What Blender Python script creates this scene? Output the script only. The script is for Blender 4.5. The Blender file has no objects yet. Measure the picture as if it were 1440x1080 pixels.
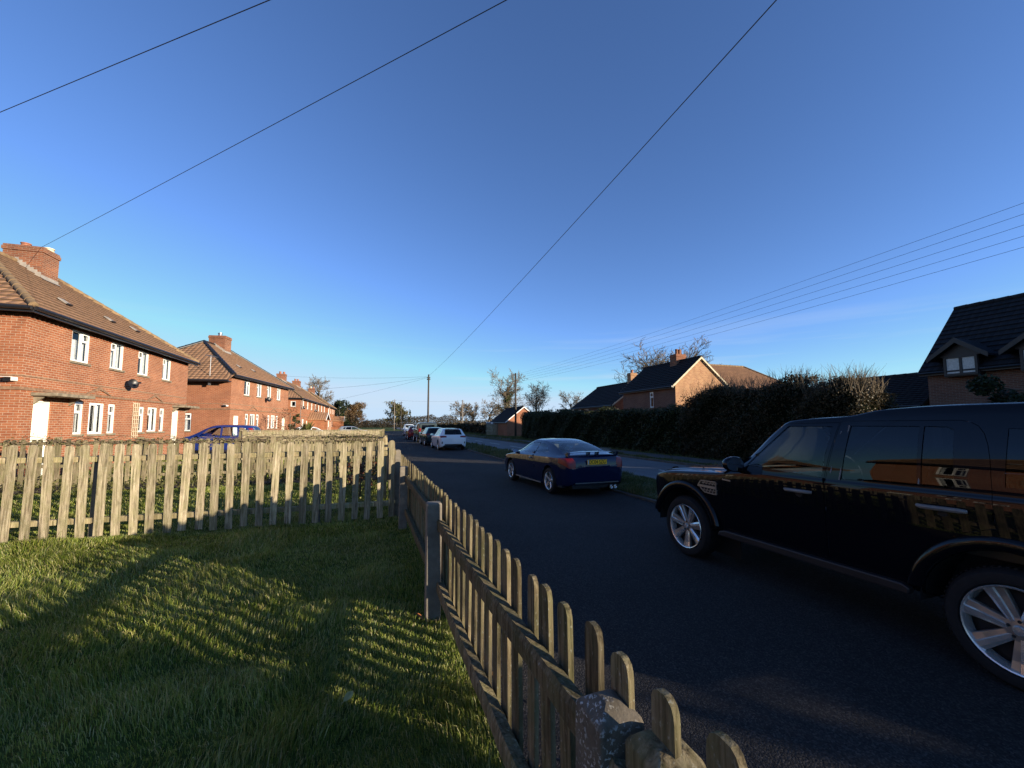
import bpy, bmesh, math, random
import numpy as np
from mathutils import Vector, Matrix
R=math.radians
sc=bpy.context.scene
COL=sc.collection
# ---------------------------------------------------------------- objects
def link(o,parent=None):
    COL.objects.link(o)
    if parent is not None: o.parent=parent
    return o
def tag(o,label=None,cat=None,group=None,kind=None):
    if label: o['label']=label
    if cat: o['category']=cat
    if group: o['group']=group
    if kind: o['kind']=kind
    return o
def thing(name,label,cat,loc=(0,0,0),rz=0.0,group=None):
    o=bpy.data.objects.new(name,None); o.empty_display_size=.2
    link(o); o.location=loc; o.rotation_euler=(0,0,rz)
    return tag(o,label,cat,group)
def dup(o,parent=None,loc=None,rz=None):
    c=o.copy(); COL.objects.link(c)
    if parent is not None: c.parent=parent
    if loc is not None: c.location=loc
    if rz is not None: c.rotation_euler=(0,0,rz)
    return c
def dup_tree(o,parent=None):
    c=o.copy(); COL.objects.link(c); c.parent=parent
    for ch in list(o.children): dup_tree(ch,c)
    return c
def setmat(me,mats):
    for m in (mats if isinstance(mats,(list,tuple)) else [mats]): me.materials.append(m)
class MB:
    def __init__(s): s.v=[];s.f=[];s.m=[]
    def add(s,vs,fs,mi=0):
        b=len(s.v); s.v+= [tuple(v) for v in vs]; s.f+=[tuple(i+b for i in f) for f in fs]; s.m+=[mi]*len(fs)
    def box(s,c,d,mi=0,M=None):
        x,y,z=d[0]/2,d[1]/2,d[2]/2
        vs=[Vector((sx*x,sy*y,sz*z)) for sz in(-1,1) for sy in(-1,1) for sx in(-1,1)]
        if M is not None: vs=[M@v for v in vs]
        vs=[v+Vector(c) for v in vs]
        s.add(vs,[(0,2,3,1),(4,5,7,6),(0,1,5,4),(2,6,7,3),(0,4,6,2),(1,3,7,5)],mi)
    def bb(s,x0,x1,y0,y1,z0,z1,mi=0): s.box(((x0+x1)/2,(y0+y1)/2,(z0+z1)/2),(x1-x0,y1-y0,z1-z0),mi)
    def prism(s,poly,fn,a,b,mi=0):
        """extrude 2-D poly between a and b; fn(u,v,w)->xyz"""
        n=len(poly)
        vs=[fn(u,v,a) for u,v in poly]+[fn(u,v,b) for u,v in poly]
        fs=[tuple(range(n-1,-1,-1)),tuple(range(n,2*n))]+[(i,(i+1)%n,n+(i+1)%n,n+i) for i in range(n)]
        s.add(vs,fs,mi)
    def quad(s,a,b,c,d,mi=0): s.add([a,b,c,d],[(0,1,2,3)],mi)
    def tube(s,pts,rs,n=6,mi=0,cap=True):
        pts=[Vector(p) for p in pts]
        if not isinstance(rs,(list,tuple)): rs=[rs]*len(pts)
        vs=[];fs=[]
        ref=None
        for i,p in enumerate(pts):
            d=(pts[min(i+1,len(pts)-1)]-pts[max(i-1,0)])
            d=d.normalized() if d.length>1e-9 else Vector((0,0,1))
            if ref is None:
                ref=Vector((0,0,1)) if abs(d.z)<.9 else Vector((1,0,0))
            u=d.cross(ref); 
            if u.length<1e-6: u=d.cross(Vector((0,1,0)))
            u.normalize(); w=u.cross(d)
            for k in range(n):
                a=2*math.pi*k/n; vs.append(p+(u*math.cos(a)+w*math.sin(a))*rs[i])
        for i in range(len(pts)-1):
            for k in range(n):
                a=i*n+k;b=i*n+(k+1)%n; fs.append((a,b,b+n,a+n))
        if cap: fs.append(tuple(range(n-1,-1,-1))); L=(len(pts)-1)*n; fs.append(tuple(L+k for k in range(n)))
        s.add(vs,fs,mi)
    def lathe(s,prof,n,fn,mi=0,a0=0,a1=2*math.pi,close=True):
        """prof list of (r,h); fn(rcos,rsin,h)->xyz"""
        vs=[fn(r*math.cos(a0+(a1-a0)*k/n),r*math.sin(a0+(a1-a0)*k/n),h) for r,h in prof for k in range(n)]
        fs=[]
        for i in range(len(prof)-1):
            for k in range(n if close else n-1):
                a=i*n+k;b=i*n+(k+1)%n; fs.append((a,b,b+n,a+n))
        s.add(vs,fs,mi)
    def build(s,name,mats,parent=None,loc=(0,0,0),smooth=False,sharp=None,bevel=0):
        me=bpy.data.meshes.new(name); me.from_pydata(s.v,[],s.f)
        setmat(me,mats); 
        if len(me.materials)>1: me.polygons.foreach_set('material_index',s.m)
        me.update()
        if smooth:
            me.polygons.foreach_set('use_smooth',[True]*len(me.polygons))
            if sharp: me.set_sharp_from_angle(angle=R(sharp))
        o=bpy.data.objects.new(name,me); link(o,parent); o.location=loc
        if bevel:
            md=o.modifiers.new('bevel','BEVEL'); md.width=bevel; md.segments=2; md.limit_method='ANGLE'
        return o
def npmesh(name,V,nper,mats,parent=None,smooth=False,tri_idx=None):
    """V (N,nper,3): N separate polygons, or tri_idx: faces per element"""
    N=V.shape[0]; me=bpy.data.meshes.new(name)
    me.vertices.add(N*V.shape[1]); me.vertices.foreach_set('co',np.ascontiguousarray(V,dtype=np.float32).ravel())
    if tri_idx is None: F=np.arange(N*nper,dtype=np.int32).reshape(N,nper)
    else:
        t=np.array(tri_idx,dtype=np.int32); F=(t[None]+ (np.arange(N,dtype=np.int32)*V.shape[1])[:,None,None]).reshape(-1,t.shape[1])
    k=F.shape[1]
    me.loops.add(F.size); me.loops.foreach_set('vertex_index',F.ravel())
    me.polygons.add(F.shape[0]); me.polygons.foreach_set('loop_start',np.arange(0,F.size,k,dtype=np.int32))
    if smooth: me.polygons.foreach_set('use_smooth',np.ones(F.shape[0],dtype=bool))
    me.update(calc_edges=True); setmat(me,mats)
    o=bpy.data.objects.new(name,me); link(o,parent); return o
# ---------------------------------------------------------------- materials
class NT:
    def __init__(s,name):
        s.m=bpy.data.materials.new(name); s.m.use_nodes=True; s.t=s.m.node_tree; s.n=s.t.nodes; s.l=s.t.links
        s.n.clear(); s.out=s.n.new('ShaderNodeOutputMaterial'); s.p=s.n.new('ShaderNodeBsdfPrincipled'); s.l.new(s.p.outputs[0],s.out.inputs[0])
    def N(s,t,**k):
        n=s.n.new(t)
        for a,b in k.items(): setattr(n,a,b)
        return n
    def link(s,a,b): s.l.new(a,b)
    def val(s,sock,v):
        if hasattr(v,'is_linked') or hasattr(v,'links'): s.l.new(v,sock)
        else: sock.default_value=v
    def coord(s,kind='Object',scale=(1,1,1)):
        tc=s.N('ShaderNodeTexCoord'); mp=s.N('ShaderNodeMapping'); mp.inputs['Scale'].default_value=scale
        s.link(tc.outputs[kind],mp.inputs[0]); return mp.outputs[0]
    def noise(s,vec,scale,detail=4,rough=.55,dist=0):
        n=s.N('ShaderNodeTexNoise'); n.inputs['Scale'].default_value=scale; n.inputs['Detail'].default_value=detail
        n.inputs['Roughness'].default_value=rough; n.inputs['Distortion'].default_value=dist
        if vec is not None: s.link(vec,n.inputs['Vector'])
        return n.outputs['Fac']
    def ramp(s,fac,stops,interp='LINEAR'):
        r=s.N('ShaderNodeValToRGB'); e=r.color_ramp.elements; r.color_ramp.interpolation=interp
        while len(e)<len(stops): e.new(.5)
        for i,(p,c) in enumerate(stops):
            e[i].position=p; e[i].color=(c,c,c,1) if not isinstance(c,(tuple,list)) else (*c,1)
        s.link(fac,r.inputs[0]); return r.outputs[0]
    def mix(s,fac,a,b,mode='MIX'):
        m=s.N('ShaderNodeMix',data_type='RGBA',blend_type=mode)
        for sock,v in ((m.inputs[0],fac),(m.inputs[6],a),(m.inputs[7],b)):
            if hasattr(v,'links'): s.link(v,sock)
            elif isinstance(v,(tuple,list)): sock.default_value=(*v,1)
            else: sock.default_value=v
        return m.outputs[2]
    def math(s,op,a,b=0.0,c=None):
        m=s.N('ShaderNodeMath',operation=op); s.val(m.inputs[0],a); s.val(m.inputs[1],b)
        if c is not None: s.val(m.inputs[2],c)
        return m.outputs[0]
    def bump(s,h,strength=.5,dist=.01,normal=None):
        b=s.N('ShaderNodeBump'); b.inputs['Strength'].default_value=strength; b.inputs['Distance'].default_value=dist
        s.link(h,b.inputs['Height'])
        if normal is not None: s.link(normal,b.inputs['Normal'])
        s.link(b.outputs[0],s.p.inputs['Normal']); return b.outputs[0]
    def set(s,**k):
        mp={'col':'Base Color','rough':'Roughness','metal':'Metallic','spec':'Specular IOR Level','coat':'Coat Weight','coatr':'Coat Roughness','trans':'Transmission Weight'}
        for a,b in k.items():
            sock=s.p.inputs[mp[a]]
            if hasattr(b,'links'): s.link(b,sock)
            elif isinstance(b,(tuple,list)): sock.default_value=(*b,1)
            else: sock.default_value=b
        return s
def plain(name,col,rough=.6,metal=0,coat=0,var=.12,scale=6,bump=0,spec=.5):
    t=NT(name); v=t.coord('Object'); n=t.noise(v,scale,5)
    c=t.mix(t.ramp(n,[(.3,0.),(.7,1.)]),tuple(x*(1-var) for x in col),tuple(min(1,x*(1+var)) for x in col))
    t.set(col=c,rough=rough,metal=metal,coat=coat,coatr=.03,spec=spec)
    if bump: t.bump(t.noise(v,scale*8,4),bump,.004)
    return t.m
def planar(t):
    """wall-plane vector (u,z) chosen from the face normal, object space"""
    tc=t.N('ShaderNodeTexCoord'); sep=t.N('ShaderNodeSeparateXYZ'); t.link(tc.outputs['Object'],sep.inputs[0])
    sn=t.N('ShaderNodeSeparateXYZ'); t.link(tc.outputs['Normal'],sn.inputs[0])
    k=t.math('GREATER_THAN',t.math('ABSOLUTE',sn.outputs[0]),t.math('ABSOLUTE',sn.outputs[1]))
    u=t.math('ADD',t.math('MULTIPLY',sep.outputs[1],k),t.math('MULTIPLY',sep.outputs[0],t.math('SUBTRACT',1.0,k)))
    cb=t.N('ShaderNodeCombineXYZ'); t.link(u,cb.inputs[0]); t.link(sep.outputs[2],cb.inputs[1])
    return cb.outputs[0],u,sep.outputs[2],tc.outputs['Object']
def brick_mat(name,c1,c2,mortar,bw=.225,rh=.075):
    t=NT(name); vec,u,z,ob=planar(t)
    b=t.N('ShaderNodeTexBrick'); b.inputs['Scale'].default_value=1; b.inputs['Brick Width'].default_value=bw; b.inputs['Row Height'].default_value=rh
    b.inputs['Mortar Size'].default_value=.007; b.inputs['Mortar Smooth'].default_value=.2; b.inputs['Bias'].default_value=0
    b.inputs['Color1'].default_value=(*c1,1); b.inputs['Color2'].default_value=(*c2,1); b.inputs['Mortar'].default_value=(*mortar,1)
    t.link(vec,b.inputs['Vector'])
    n=t.noise(ob,1.1,5,.6); n2=t.noise(ob,14,4,.6)
    c=t.mix(.55,b.outputs['Color'],t.ramp(n,[(.25,(.55,.52,.5)),(.75,(1.2,1.15,1.1))]),'MULTIPLY')
    c=t.mix(.35,c,t.ramp(n2,[(.3,(.6,.6,.62)),(.7,(1.25,1.2,1.15))]),'MULTIPLY')
    t.set(col=c,rough=.9,spec=.15)
    h=t.math('SUBTRACT',t.math('MULTIPLY',n2,.3),b.outputs['Fac']); t.bump(h,.6,.006)
    return t.m
def tile_mat(name,c1,c2,lichen,pan=.3,lich=.5):
    t=NT(name); vec,u,z,ob=planar(t)
    n=t.noise(ob,.8,5,.6); n2=t.noise(ob,9,4,.6)
    b=t.N('ShaderNodeTexBrick'); b.inputs['Scale'].default_value=1; b.inputs['Brick Width'].default_value=pan; b.inputs['Row Height'].default_value=.19
    b.inputs['Mortar Size'].default_value=.004; b.inputs['Color1'].default_value=(*c1,1); b.inputs['Color2'].default_value=(*c2,1); b.inputs['Mortar'].default_value=tuple(x*.35 for x in c1)+(1,)
    t.link(vec,b.inputs['Vector'])
    c=t.mix(t.ramp(n2,[(.5,0.),(.75,lich)]),b.outputs['Color'],lichen)
    c=t.mix(.5,c,t.ramp(n,[(.25,(.6,.6,.6)),(.75,(1.2,1.15,1.1))]),'MULTIPLY')
    w=t.math('ABSOLUTE',t.math('SINE',t.math('MULTIPLY',u,math.pi/pan)))
    t.set(col=c,rough=.85,spec=.2); t.bump(t.math('ADD',w,t.math('MULTIPLY',n2,.25)),.8,.035)
    return t.m
def wood_mat(name,c1,c2,green,gamt=.6,z0=.5,z1=1.2):
    t=NT(name); v=t.coord('Object',(46,46,2.6)); oi=t.N('ShaderNodeObjectInfo')
    ad=t.N('ShaderNodeVectorMath',operation='ADD'); t.link(v,ad.inputs[0]); 
    cb=t.N('ShaderNodeCombineXYZ'); t.link(t.math('MULTIPLY',oi.outputs['Random'],40.),cb.inputs[0]); t.link(cb.outputs[0],ad.inputs[1])
    g=t.noise(ad.outputs[0],1.0,6,.65,.4)
    v2=t.coord('Object',(5,5,3)); ad2=t.N('ShaderNodeVectorMath',operation='ADD'); t.link(v2,ad2.inputs[0]); t.link(cb.outputs[0],ad2.inputs[1])
    p=t.noise(ad2.outputs[0],1.6,6,.65); p2=t.noise(ad2.outputs[0],14,4,.6)
    c=t.ramp(g,[(.34,tuple(x*.30 for x in c1)),(.47,c1),(.62,c2)])
    c=t.mix(t.math('MULTIPLY',t.ramp(p,[(.42,0.),(.62,1.)]),gamt),c,green)
    c=t.mix(t.ramp(p2,[(.6,0.),(.74,.55)]),c,(.42,.43,.36))
    c=t.mix(t.ramp(t.noise(ad2.outputs[0],3.1,3),[(.55,0.),(.75,.5)]),c,tuple(x*.4 for x in c1))
    hs=t.N('ShaderNodeHueSaturation'); t.link(c,hs.inputs['Color']); t.link(t.math('ADD',.7,t.math('MULTIPLY',oi.outputs['Random'],.55)),hs.inputs['Value'])
    t.set(col=hs.outputs[0],rough=.9,spec=.15); t.bump(t.math('ADD',g,t.math('MULTIPLY',p2,.4)),.7,.008); return t.m
def leaf_mat(name,cols,rough=.6,transl=.25,spec=.3):
    t=NT(name); g=t.N('ShaderNodeNewGeometry'); rnd=g.outputs['Random Per Island']
    st=[(i/max(1,len(cols)-1),c) for i,c in enumerate(cols)]
    c=t.ramp(rnd,st); n=t.noise(t.coord('Object'),.9,3); c=t.mix(.6,c,t.ramp(n,[(.3,(.5,.5,.5)),(.7,(1.3,1.3,1.2))]),'MULTIPLY')
    t.set(col=c,rough=rough,spec=spec)
    if transl:
        tr=t.N('ShaderNodeBsdfTranslucent'); t.link(c,tr.inputs[0]); mx=t.N('ShaderNodeMixShader'); mx.inputs[0].default_value=transl
        t.link(t.p.outputs[0],mx.inputs[1]); t.link(tr.outputs[0],mx.inputs[2]); t.link(mx.outputs[0],t.out.inputs[0])
    return t.m
def glass_mat(name,tint,ior=1.5,rough=.0,refl=(1,1,1)):
    t=NT(name); t.n.remove(t.p)
    tr=t.N('ShaderNodeBsdfTransparent'); tr.inputs[0].default_value=(*tint,1)
    gl=t.N('ShaderNodeBsdfGlossy'); gl.inputs['Roughness'].default_value=rough; gl.inputs[0].default_value=(*refl,1)
    
    # back-facing panes: same reflectance from both sides
    lw=t.N('ShaderNodeLayerWeight'); lw.inputs[0].default_value=.5
    mx=t.N('ShaderNodeMixShader'); t.link(t.math('MULTIPLY_ADD',t.math('POWER',lw.outputs['Facing'],4.5),.92,.035),mx.inputs[0])
    t.link(tr.outputs[0],mx.inputs[1]); t.link(gl.outputs[0],mx.inputs[2]); t.link(mx.outputs[0],t.out.inputs[0]); return t.m
def paint(name,col,rough=.35,coat=1,metal=0,flake=0):
    t=NT(name); v=t.coord('Object')
    n=t.noise(v,2.2,5,.6)
    c=t.mix(t.ramp(n,[(.35,0.),(.75,.18)]),col,tuple(min(1,x*1.2+.004) for x in col))
    t.set(col=c,rough=rough,coat=coat,metal=metal,spec=.02); 
    t.p.inputs['Coat Roughness'].default_value=.015
    return t.m
M={}
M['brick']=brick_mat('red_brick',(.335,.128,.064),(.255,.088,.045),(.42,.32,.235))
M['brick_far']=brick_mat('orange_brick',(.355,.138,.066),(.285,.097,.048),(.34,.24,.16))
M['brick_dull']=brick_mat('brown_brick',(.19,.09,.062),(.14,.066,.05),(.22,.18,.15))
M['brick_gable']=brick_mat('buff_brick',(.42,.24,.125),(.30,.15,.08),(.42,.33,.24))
M['brick_chim']=brick_mat('sooty_brick',(.27,.105,.055),(.17,.07,.045),(.30,.24,.18))
M['tile']=tile_mat('brown_roof_tile',(.38,.215,.125),(.30,.165,.095),(.33,.26,.13))
M['tile_red']=tile_mat('rusty_roof_tile',(.25,.135,.075),(.20,.10,.06),(.34,.20,.09))
M['tile_dark']=tile_mat('slate_roof_tile',(.018,.019,.024),(.013,.014,.018),(.03,.035,.03),.3,.3)
M['tile_gap']=plain('tile_gap_shadow',(.13,.08,.05),.95,var=.3)
M['slate_gap']=plain('slate_gap',(.006,.006,.008),.95,var=.3)
M['hip']=plain('ridge_tile',(.19,.125,.065),.9,var=.4,scale=5,bump=.4)
M['black']=plain('black_plastic',(.012,.012,.014),.4,var=.2)
M['rubber']=plain('tyre_rubber',(.011,.011,.012),.75,var=.25,scale=20,bump=.2,spec=.3)
M['dark']=plain('dark_interior',(.01,.01,.011),.8,var=.2)
M['fabric']=plain('seat_leather',(.05,.047,.045),.5,var=.2)
M['white']=plain('white_upvc',(.80,.79,.76),.35,var=.05)
M['cream']=plain('white_door',(.80,.78,.68),.4,var=.05)
M['curtain']=plain('net_curtain',(.62,.62,.60),.9,var=.2,scale=14)
M['lead']=plain('lead_flashing',(.28,.255,.225),.6,var=.2)
M['stone']=plain('string_course_stone',(.21,.125,.075),.9,var=.4,scale=9,bump=.4)
M['slab']=plain('canopy_slab',(.20,.165,.115),.9,var=.45,scale=5,bump=.4)
M['pot']=plain('terracotta_pot',(.30,.12,.07),.85,var=.3)
M['potc']=plain('buff_pot',(.55,.47,.33),.85,var=.2)
M['metal']=plain('grey_metal',(.35,.35,.36),.35,metal=.8,var=.1)
M['dull']=plain('dull_grey',(.17,.165,.16),.5,var=.2)
M['pane']=glass_mat('window_glass',(.78,.80,.82),1.5,.01)
M['carglass']=glass_mat('car_glass',(.78,.90,.94),1.5,.0)
t=NT('misted_glass'); t.n.remove(t.p); tr=t.N('ShaderNodeBsdfTransparent'); tr.inputs[0].default_value=(.75,.85,.9,1); tl=t.N('ShaderNodeBsdfTranslucent'); tl.inputs[0].default_value=(.85,.9,.92,1); gl=t.N('ShaderNodeBsdfGlossy'); gl.inputs['Roughness'].default_value=.05
mx=t.N('ShaderNodeMixShader'); t.link(t.ramp(t.noise(t.coord('Object',(1,1,.6)),5,5,.6,1.2),[(.35,.35),(.65,.85)]),mx.inputs[0]); t.link(tr.outputs[0],mx.inputs[1]); t.link(tl.outputs[0],mx.inputs[2])
lw=t.N('ShaderNodeLayerWeight'); lw.inputs[0].default_value=.22; m2=t.N('ShaderNodeMixShader'); t.link(lw.outputs['Fresnel'],m2.inputs[0]); t.link(mx.outputs[0],m2.inputs[1]); t.link(gl.outputs[0],m2.inputs[2]); t.link(m2.outputs[0],t.out.inputs[0]); M['misted']=t.m
M['privacy']=glass_mat('privacy_glass',(.06,.075,.10),1.5,.0)
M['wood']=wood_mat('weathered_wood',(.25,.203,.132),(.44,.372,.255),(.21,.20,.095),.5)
M['wood_road']=wood_mat('shaded_weathered_wood',(.135,.105,.06),(.235,.19,.115),(.10,.105,.04),.5)  # weathered wood with the roadside shade put into its darker colour
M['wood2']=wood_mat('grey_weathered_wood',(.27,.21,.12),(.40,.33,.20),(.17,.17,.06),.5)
M['wood_old']=wood_mat('old_wood',(.17,.135,.085),(.28,.23,.15),(.15,.15,.06),.55)
M['polewood']=plain('tarred_pole_wood',(.045,.036,.028),.8,var=.35,scale=4)
M['polegrey']=plain('grey_pole_wood',(.20,.17,.14),.8,var=.25,scale=4)
M['wire']=plain('cable',(.012,.012,.014),.6)
t=NT('lichen_concrete'); v=t.coord('Object'); n=t.noise(v,14,6,.65); n2=t.noise(v,34,4,.6); 
c=t.ramp(n,[(.3,(.07,.060,.046)),(.55,(.14,.118,.09)),(.75,(.20,.17,.13))])
sp=t.math('MULTIPLY',t.ramp(t.noise(v,75,4,.6,.2),[(.55,0.),(.60,1.)]),t.ramp(t.noise(v,8,3),[(.42,0.),(.58,1.)]))
sep=t.N('ShaderNodeSeparateXYZ'); t.link(v,sep.inputs[0])
sp=t.math('MULTIPLY',sp,t.ramp(sep.outputs[2],[(.0,.08),(1.,1.)]))
c=t.mix(sp,c,(.60,.60,.56)); c=t.mix(t.ramp(t.noise(v,7,4),[(.55,0.),(.7,.5)]),c,(.07,.07,.05))
t.set(col=c,rough=.95,spec=.15); t.bump(t.math('ADD',n2,t.math('MULTIPLY',sp,.5)),.9,.006); M['lichen']=t.m
M['concrete']=plain('grey_concrete',(.175,.15,.118),.9,var=.25,scale=12,bump=.5)
M['kerb']=plain('kerb_concrete',(.075,.068,.055),.9,var=.35,scale=3,bump=.5)
M['pblack']=paint('black_car_paint',(.0022,.0027,.005),.3,coat=.6)
M['trim']=plain('dark_grey_trim',(.010,.010,.012),.5,var=.2)
M['pblue']=paint('navy_car_paint',(.004,.009,.036),.35)
M['pwhite']=paint('white_car_paint',(.72,.74,.76),.4)
M['pgreen']=paint('dark_teal_paint',(.012,.022,.024),.35)
M['pgrey']=paint('grey_green_paint',(.05,.065,.065),.35,metal=.3)
M['pred']=paint('red_car_paint',(.30,.03,.025),.4)
M['pbright']=paint('bright_blue_paint',(.012,.026,.15),.35)
M['psilver']=paint('silver_car_paint',(.25,.28,.32),.35,metal=.4)
M['alloy']=plain('alloy_rim',(.75,.73,.70),.25,metal=.75,var=.05)
M['alloy_dark']=plain('alloy_dark_face',(.42,.39,.36),.35,metal=.7,var=.1)
M['chrome']=plain('bright_chrome',(.7,.7,.7),.12,metal=1,var=.03)
M['mirror']=plain('mirror_glass',(.8,.82,.85),.02,metal=1,var=.01)
M['redlamp']=plain('red_lamp',(.19,.006,.006),.4,coat=.08,var=.15)
M['orange']=plain('orange_reflector',(.65,.08,.03),.2,coat=.5,var=.1)
M['clearlamp']=plain('clear_lamp',(.65,.67,.7),.1,coat=1,var=.1)
M['plate']=plain('yellow_plate',(.95,.50,.015),.4,var=.05)
M['platew']=plain('pale_plate',(.30,.29,.22),.4,var=.1)
M['ink']=plain('black_print',(.01,.01,.01),.5)
SKY_STRENGTH=.092; EXPOSURE=1.36; SUN_E=4.0; SKY_TINT=(.95,1.02,1.22); SKY_CAP=(2.45,3.2,4.05); DUST=.0; OZONE=2.6; AIR=.65
# ================================================================ camera, light, sky
H=1.68
cam=bpy.data.cameras.new('camera'); co=bpy.data.objects.new('camera',cam); COL.objects.link(co)
cam.sensor_fit='HORIZONTAL'; cam.sensor_width=36; cam.lens=14.5; cam.shift_y=.00788; cam.clip_end=6000; cam.clip_start=.05
co.location=(0,0,H); co.rotation_euler=(R(94.5),0,-R(18.138)); sc.camera=co
AZ=R(46.5); EL=R(10.0)
SUN=Vector((math.sin(AZ)*math.cos(EL),-math.cos(AZ)*math.cos(EL),math.sin(EL)))
sl=bpy.data.lights.new('sun','SUN'); sl.energy=SUN_E; sl.angle=R(.5); sl.color=(1.0,.86,.66)
so=bpy.data.objects.new('sun',sl); COL.objects.link(so); so.rotation_euler=SUN.to_track_quat('Z','Y').to_euler(); so.location=(20,-20,20)
w=bpy.data.worlds.new('World'); sc.world=w; w.use_nodes=True; wt=w.node_tree; wt.nodes.clear()
sky=wt.nodes.new('ShaderNodeTexSky'); sky.sky_type='NISHITA'; sky.sun_disc=False
sky.sun_elevation=EL; sky.sun_rotation=math.atan2(SUN.x,SUN.y); sky.altitude=50; sky.air_density=1.0; sky.dust_density=DUST; sky.ozone_density=OZONE; sky.air_density=AIR
bg=wt.nodes.new('ShaderNodeBackground'); bg.inputs[1].default_value=SKY_STRENGTH
wo=wt.nodes.new('ShaderNodeOutputWorld'); 
hs=wt.nodes.new('ShaderNodeMix'); hs.data_type='RGBA'; hs.blend_type='MULTIPLY'; hs.inputs[0].default_value=1; hs.inputs[7].default_value=(*SKY_TINT,1)
mn=wt.nodes.new('ShaderNodeMix'); mn.data_type='RGBA'; mn.blend_type='DARKEN'; mn.inputs[0].default_value=1; mn.inputs[7].default_value=(*SKY_CAP,1)
wt.links.new(sky.outputs[0],hs.inputs[6]); wt.links.new(hs.outputs[2],mn.inputs[6])
# thin high cloud streaks low over the horizon
def wn(t_,**k):
    n_=wt.nodes.new(t_)
    for a_,b_ in k.items(): setattr(n_,a_,b_)
    return n_
tc_=wn('ShaderNodeTexCoord'); mp_=wn('ShaderNodeMapping'); mp_.inputs['Scale'].default_value=(1.6,2.2,34); mp_.inputs['Rotation'].default_value=(.0,.035,0); wt.links.new(tc_.outputs['Generated'],mp_.inputs[0])
nz_=wn('ShaderNodeTexNoise'); nz_.inputs['Scale'].default_value=1.0; nz_.inputs['Detail'].default_value=6; nz_.inputs['Roughness'].default_value=.5; wt.links.new(mp_.outputs[0],nz_.inputs['Vector'])
r1_=wn('ShaderNodeValToRGB'); r1_.color_ramp.elements[0].position=.52; r1_.color_ramp.elements[1].position=.74; wt.links.new(nz_.outputs['Fac'],r1_.inputs[0])
sp_=wn('ShaderNodeSeparateXYZ'); wt.links.new(tc_.outputs['Generated'],sp_.inputs[0])
r2_=wn('ShaderNodeValToRGB'); e_=r2_.color_ramp.elements; e_[0].position=.0; e_[0].color=(.75,.75,.75,1); e_[1].position=.24; e_[1].color=(0,0,0,1); q_=e_.new(.09); q_.color=(.6,.6,.6,1); wt.links.new(sp_.outputs[2],r2_.inputs[0])
ml_=wn('ShaderNodeMath',operation='MULTIPLY'); wt.links.new(r1_.outputs[0],ml_.inputs[0]); wt.links.new(r2_.outputs[0],ml_.inputs[1])
mc_=wn('ShaderNodeMix',data_type='RGBA'); wt.links.new(ml_.outputs[0],mc_.inputs[0]); wt.links.new(mn.outputs[2],mc_.inputs[6]); mc_.inputs[7].default_value=(2.75,3.25,3.75,1)
wt.links.new(mc_.outputs[2],bg.inputs[0]); wt.links.new(bg.outputs[0],wo.inputs[0])
sc.view_settings.view_transform='Standard'; sc.view_settings.look='None'; sc.view_settings.exposure=EXPOSURE; sc.view_settings.gamma=1
sc.cycles.max_bounces=8; sc.cycles.transparent_max_bounces=12; sc.cycles.use_denoising=True; sc.cycles.caustics_reflective=False; sc.cycles.caustics_refractive=False
# ================================================================ ground materials
t=NT('field_grass'); v=t.coord('Object'); n=t.noise(v,.25,6); n2=t.noise(v,9,5,.65)
c=t.ramp(n2,[(.3,(.028,.043,.009)),(.5,(.065,.09,.018)),(.72,(.13,.145,.04))]); c=t.mix(.5,c,t.ramp(n,[(.3,(.6,.6,.5)),(.7,(1.2,1.2,1.1))]),'MULTIPLY')
t.set(col=c,rough=.95,spec=.1); t.bump(n2,.8,.03); M['field']=t.m
t=NT('worn_asphalt'); v=t.coord('Object'); n=t.noise(v,.45,6,.6); n2=t.noise(v,170,3,.7)
vo=t.N('ShaderNodeTexVoronoi'); vo.inputs['Scale'].default_value=105; t.link(v,vo.inputs['Vector']); vo.inputs['Randomness'].default_value=1
sp=t.ramp(vo.outputs['Color'],[(.0,(.35,.35,.36)),(.6,(1.,1.,1.)),(1.,(2.6,2.5,2.4))])
c=t.ramp(n,[(.3,(.026,.0248,.0245)),(.7,(.042,.039,.0375))]); c=t.mix(.9,c,sp,'MULTIPLY'); c=t.mix(t.ramp(n2,[(.66,0.),(.74,.6)]),c,(.075,.07,.068))
t.set(col=c,rough=.9,spec=.2); h=t.math('SUBTRACT',1.0,vo.outputs['Distance']); t.bump(t.math('ADD',h,t.math('MULTIPLY',n2,.5)),.8,.012); M['asphalt']=t.m
t=NT('smooth_asphalt'); v=t.coord('Object'); n=t.noise(v,.6,6,.6); n2=t.noise(v,60,3,.7)
vs=t.coord('Object',(.9,.02,1)); st=t.noise(vs,1.6,3)
c=t.ramp(n,[(.3,(.085,.087,.09)),(.7,(.12,.122,.126))]); c=t.mix(.6,c,t.ramp(st,[(.35,(.7,.7,.7)),(.65,(1.25,1.25,1.25))]),'MULTIPLY'); c=t.mix(t.ramp(n2,[(.5,0.),(.8,.4)]),c,(.04,.04,.04))
t.set(col=c,rough=.75,spec=.35); t.bump(n2,.4,.006); M['mainroad']=t.m
M['pavement']=plain('pavement_tarmac',(.055,.052,.048),.9,var=.35,scale=1.5,bump=.4)
M['path']=plain('path_stone',(.16,.14,.11),.9,var=.3,scale=4,bump=.4)
M['paint_line']=plain('road_marking',(.50,.50,.47),.7,var=.4,scale=18)
M['gravel']=plain('drive_gravel',(.21,.17,.12),.95,var=.5,scale=14,bump=.8)
M['soil']=plain('flower_bed_soil',(.060,.042,.026),.95,var=.5,scale=8,bump=.9)
M['grass']=leaf_mat('grass_blade',[(.10,.15,.022),(.17,.235,.033),(.25,.305,.048),(.35,.36,.085),(.54,.47,.23)],.42,.35,.45)
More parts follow.
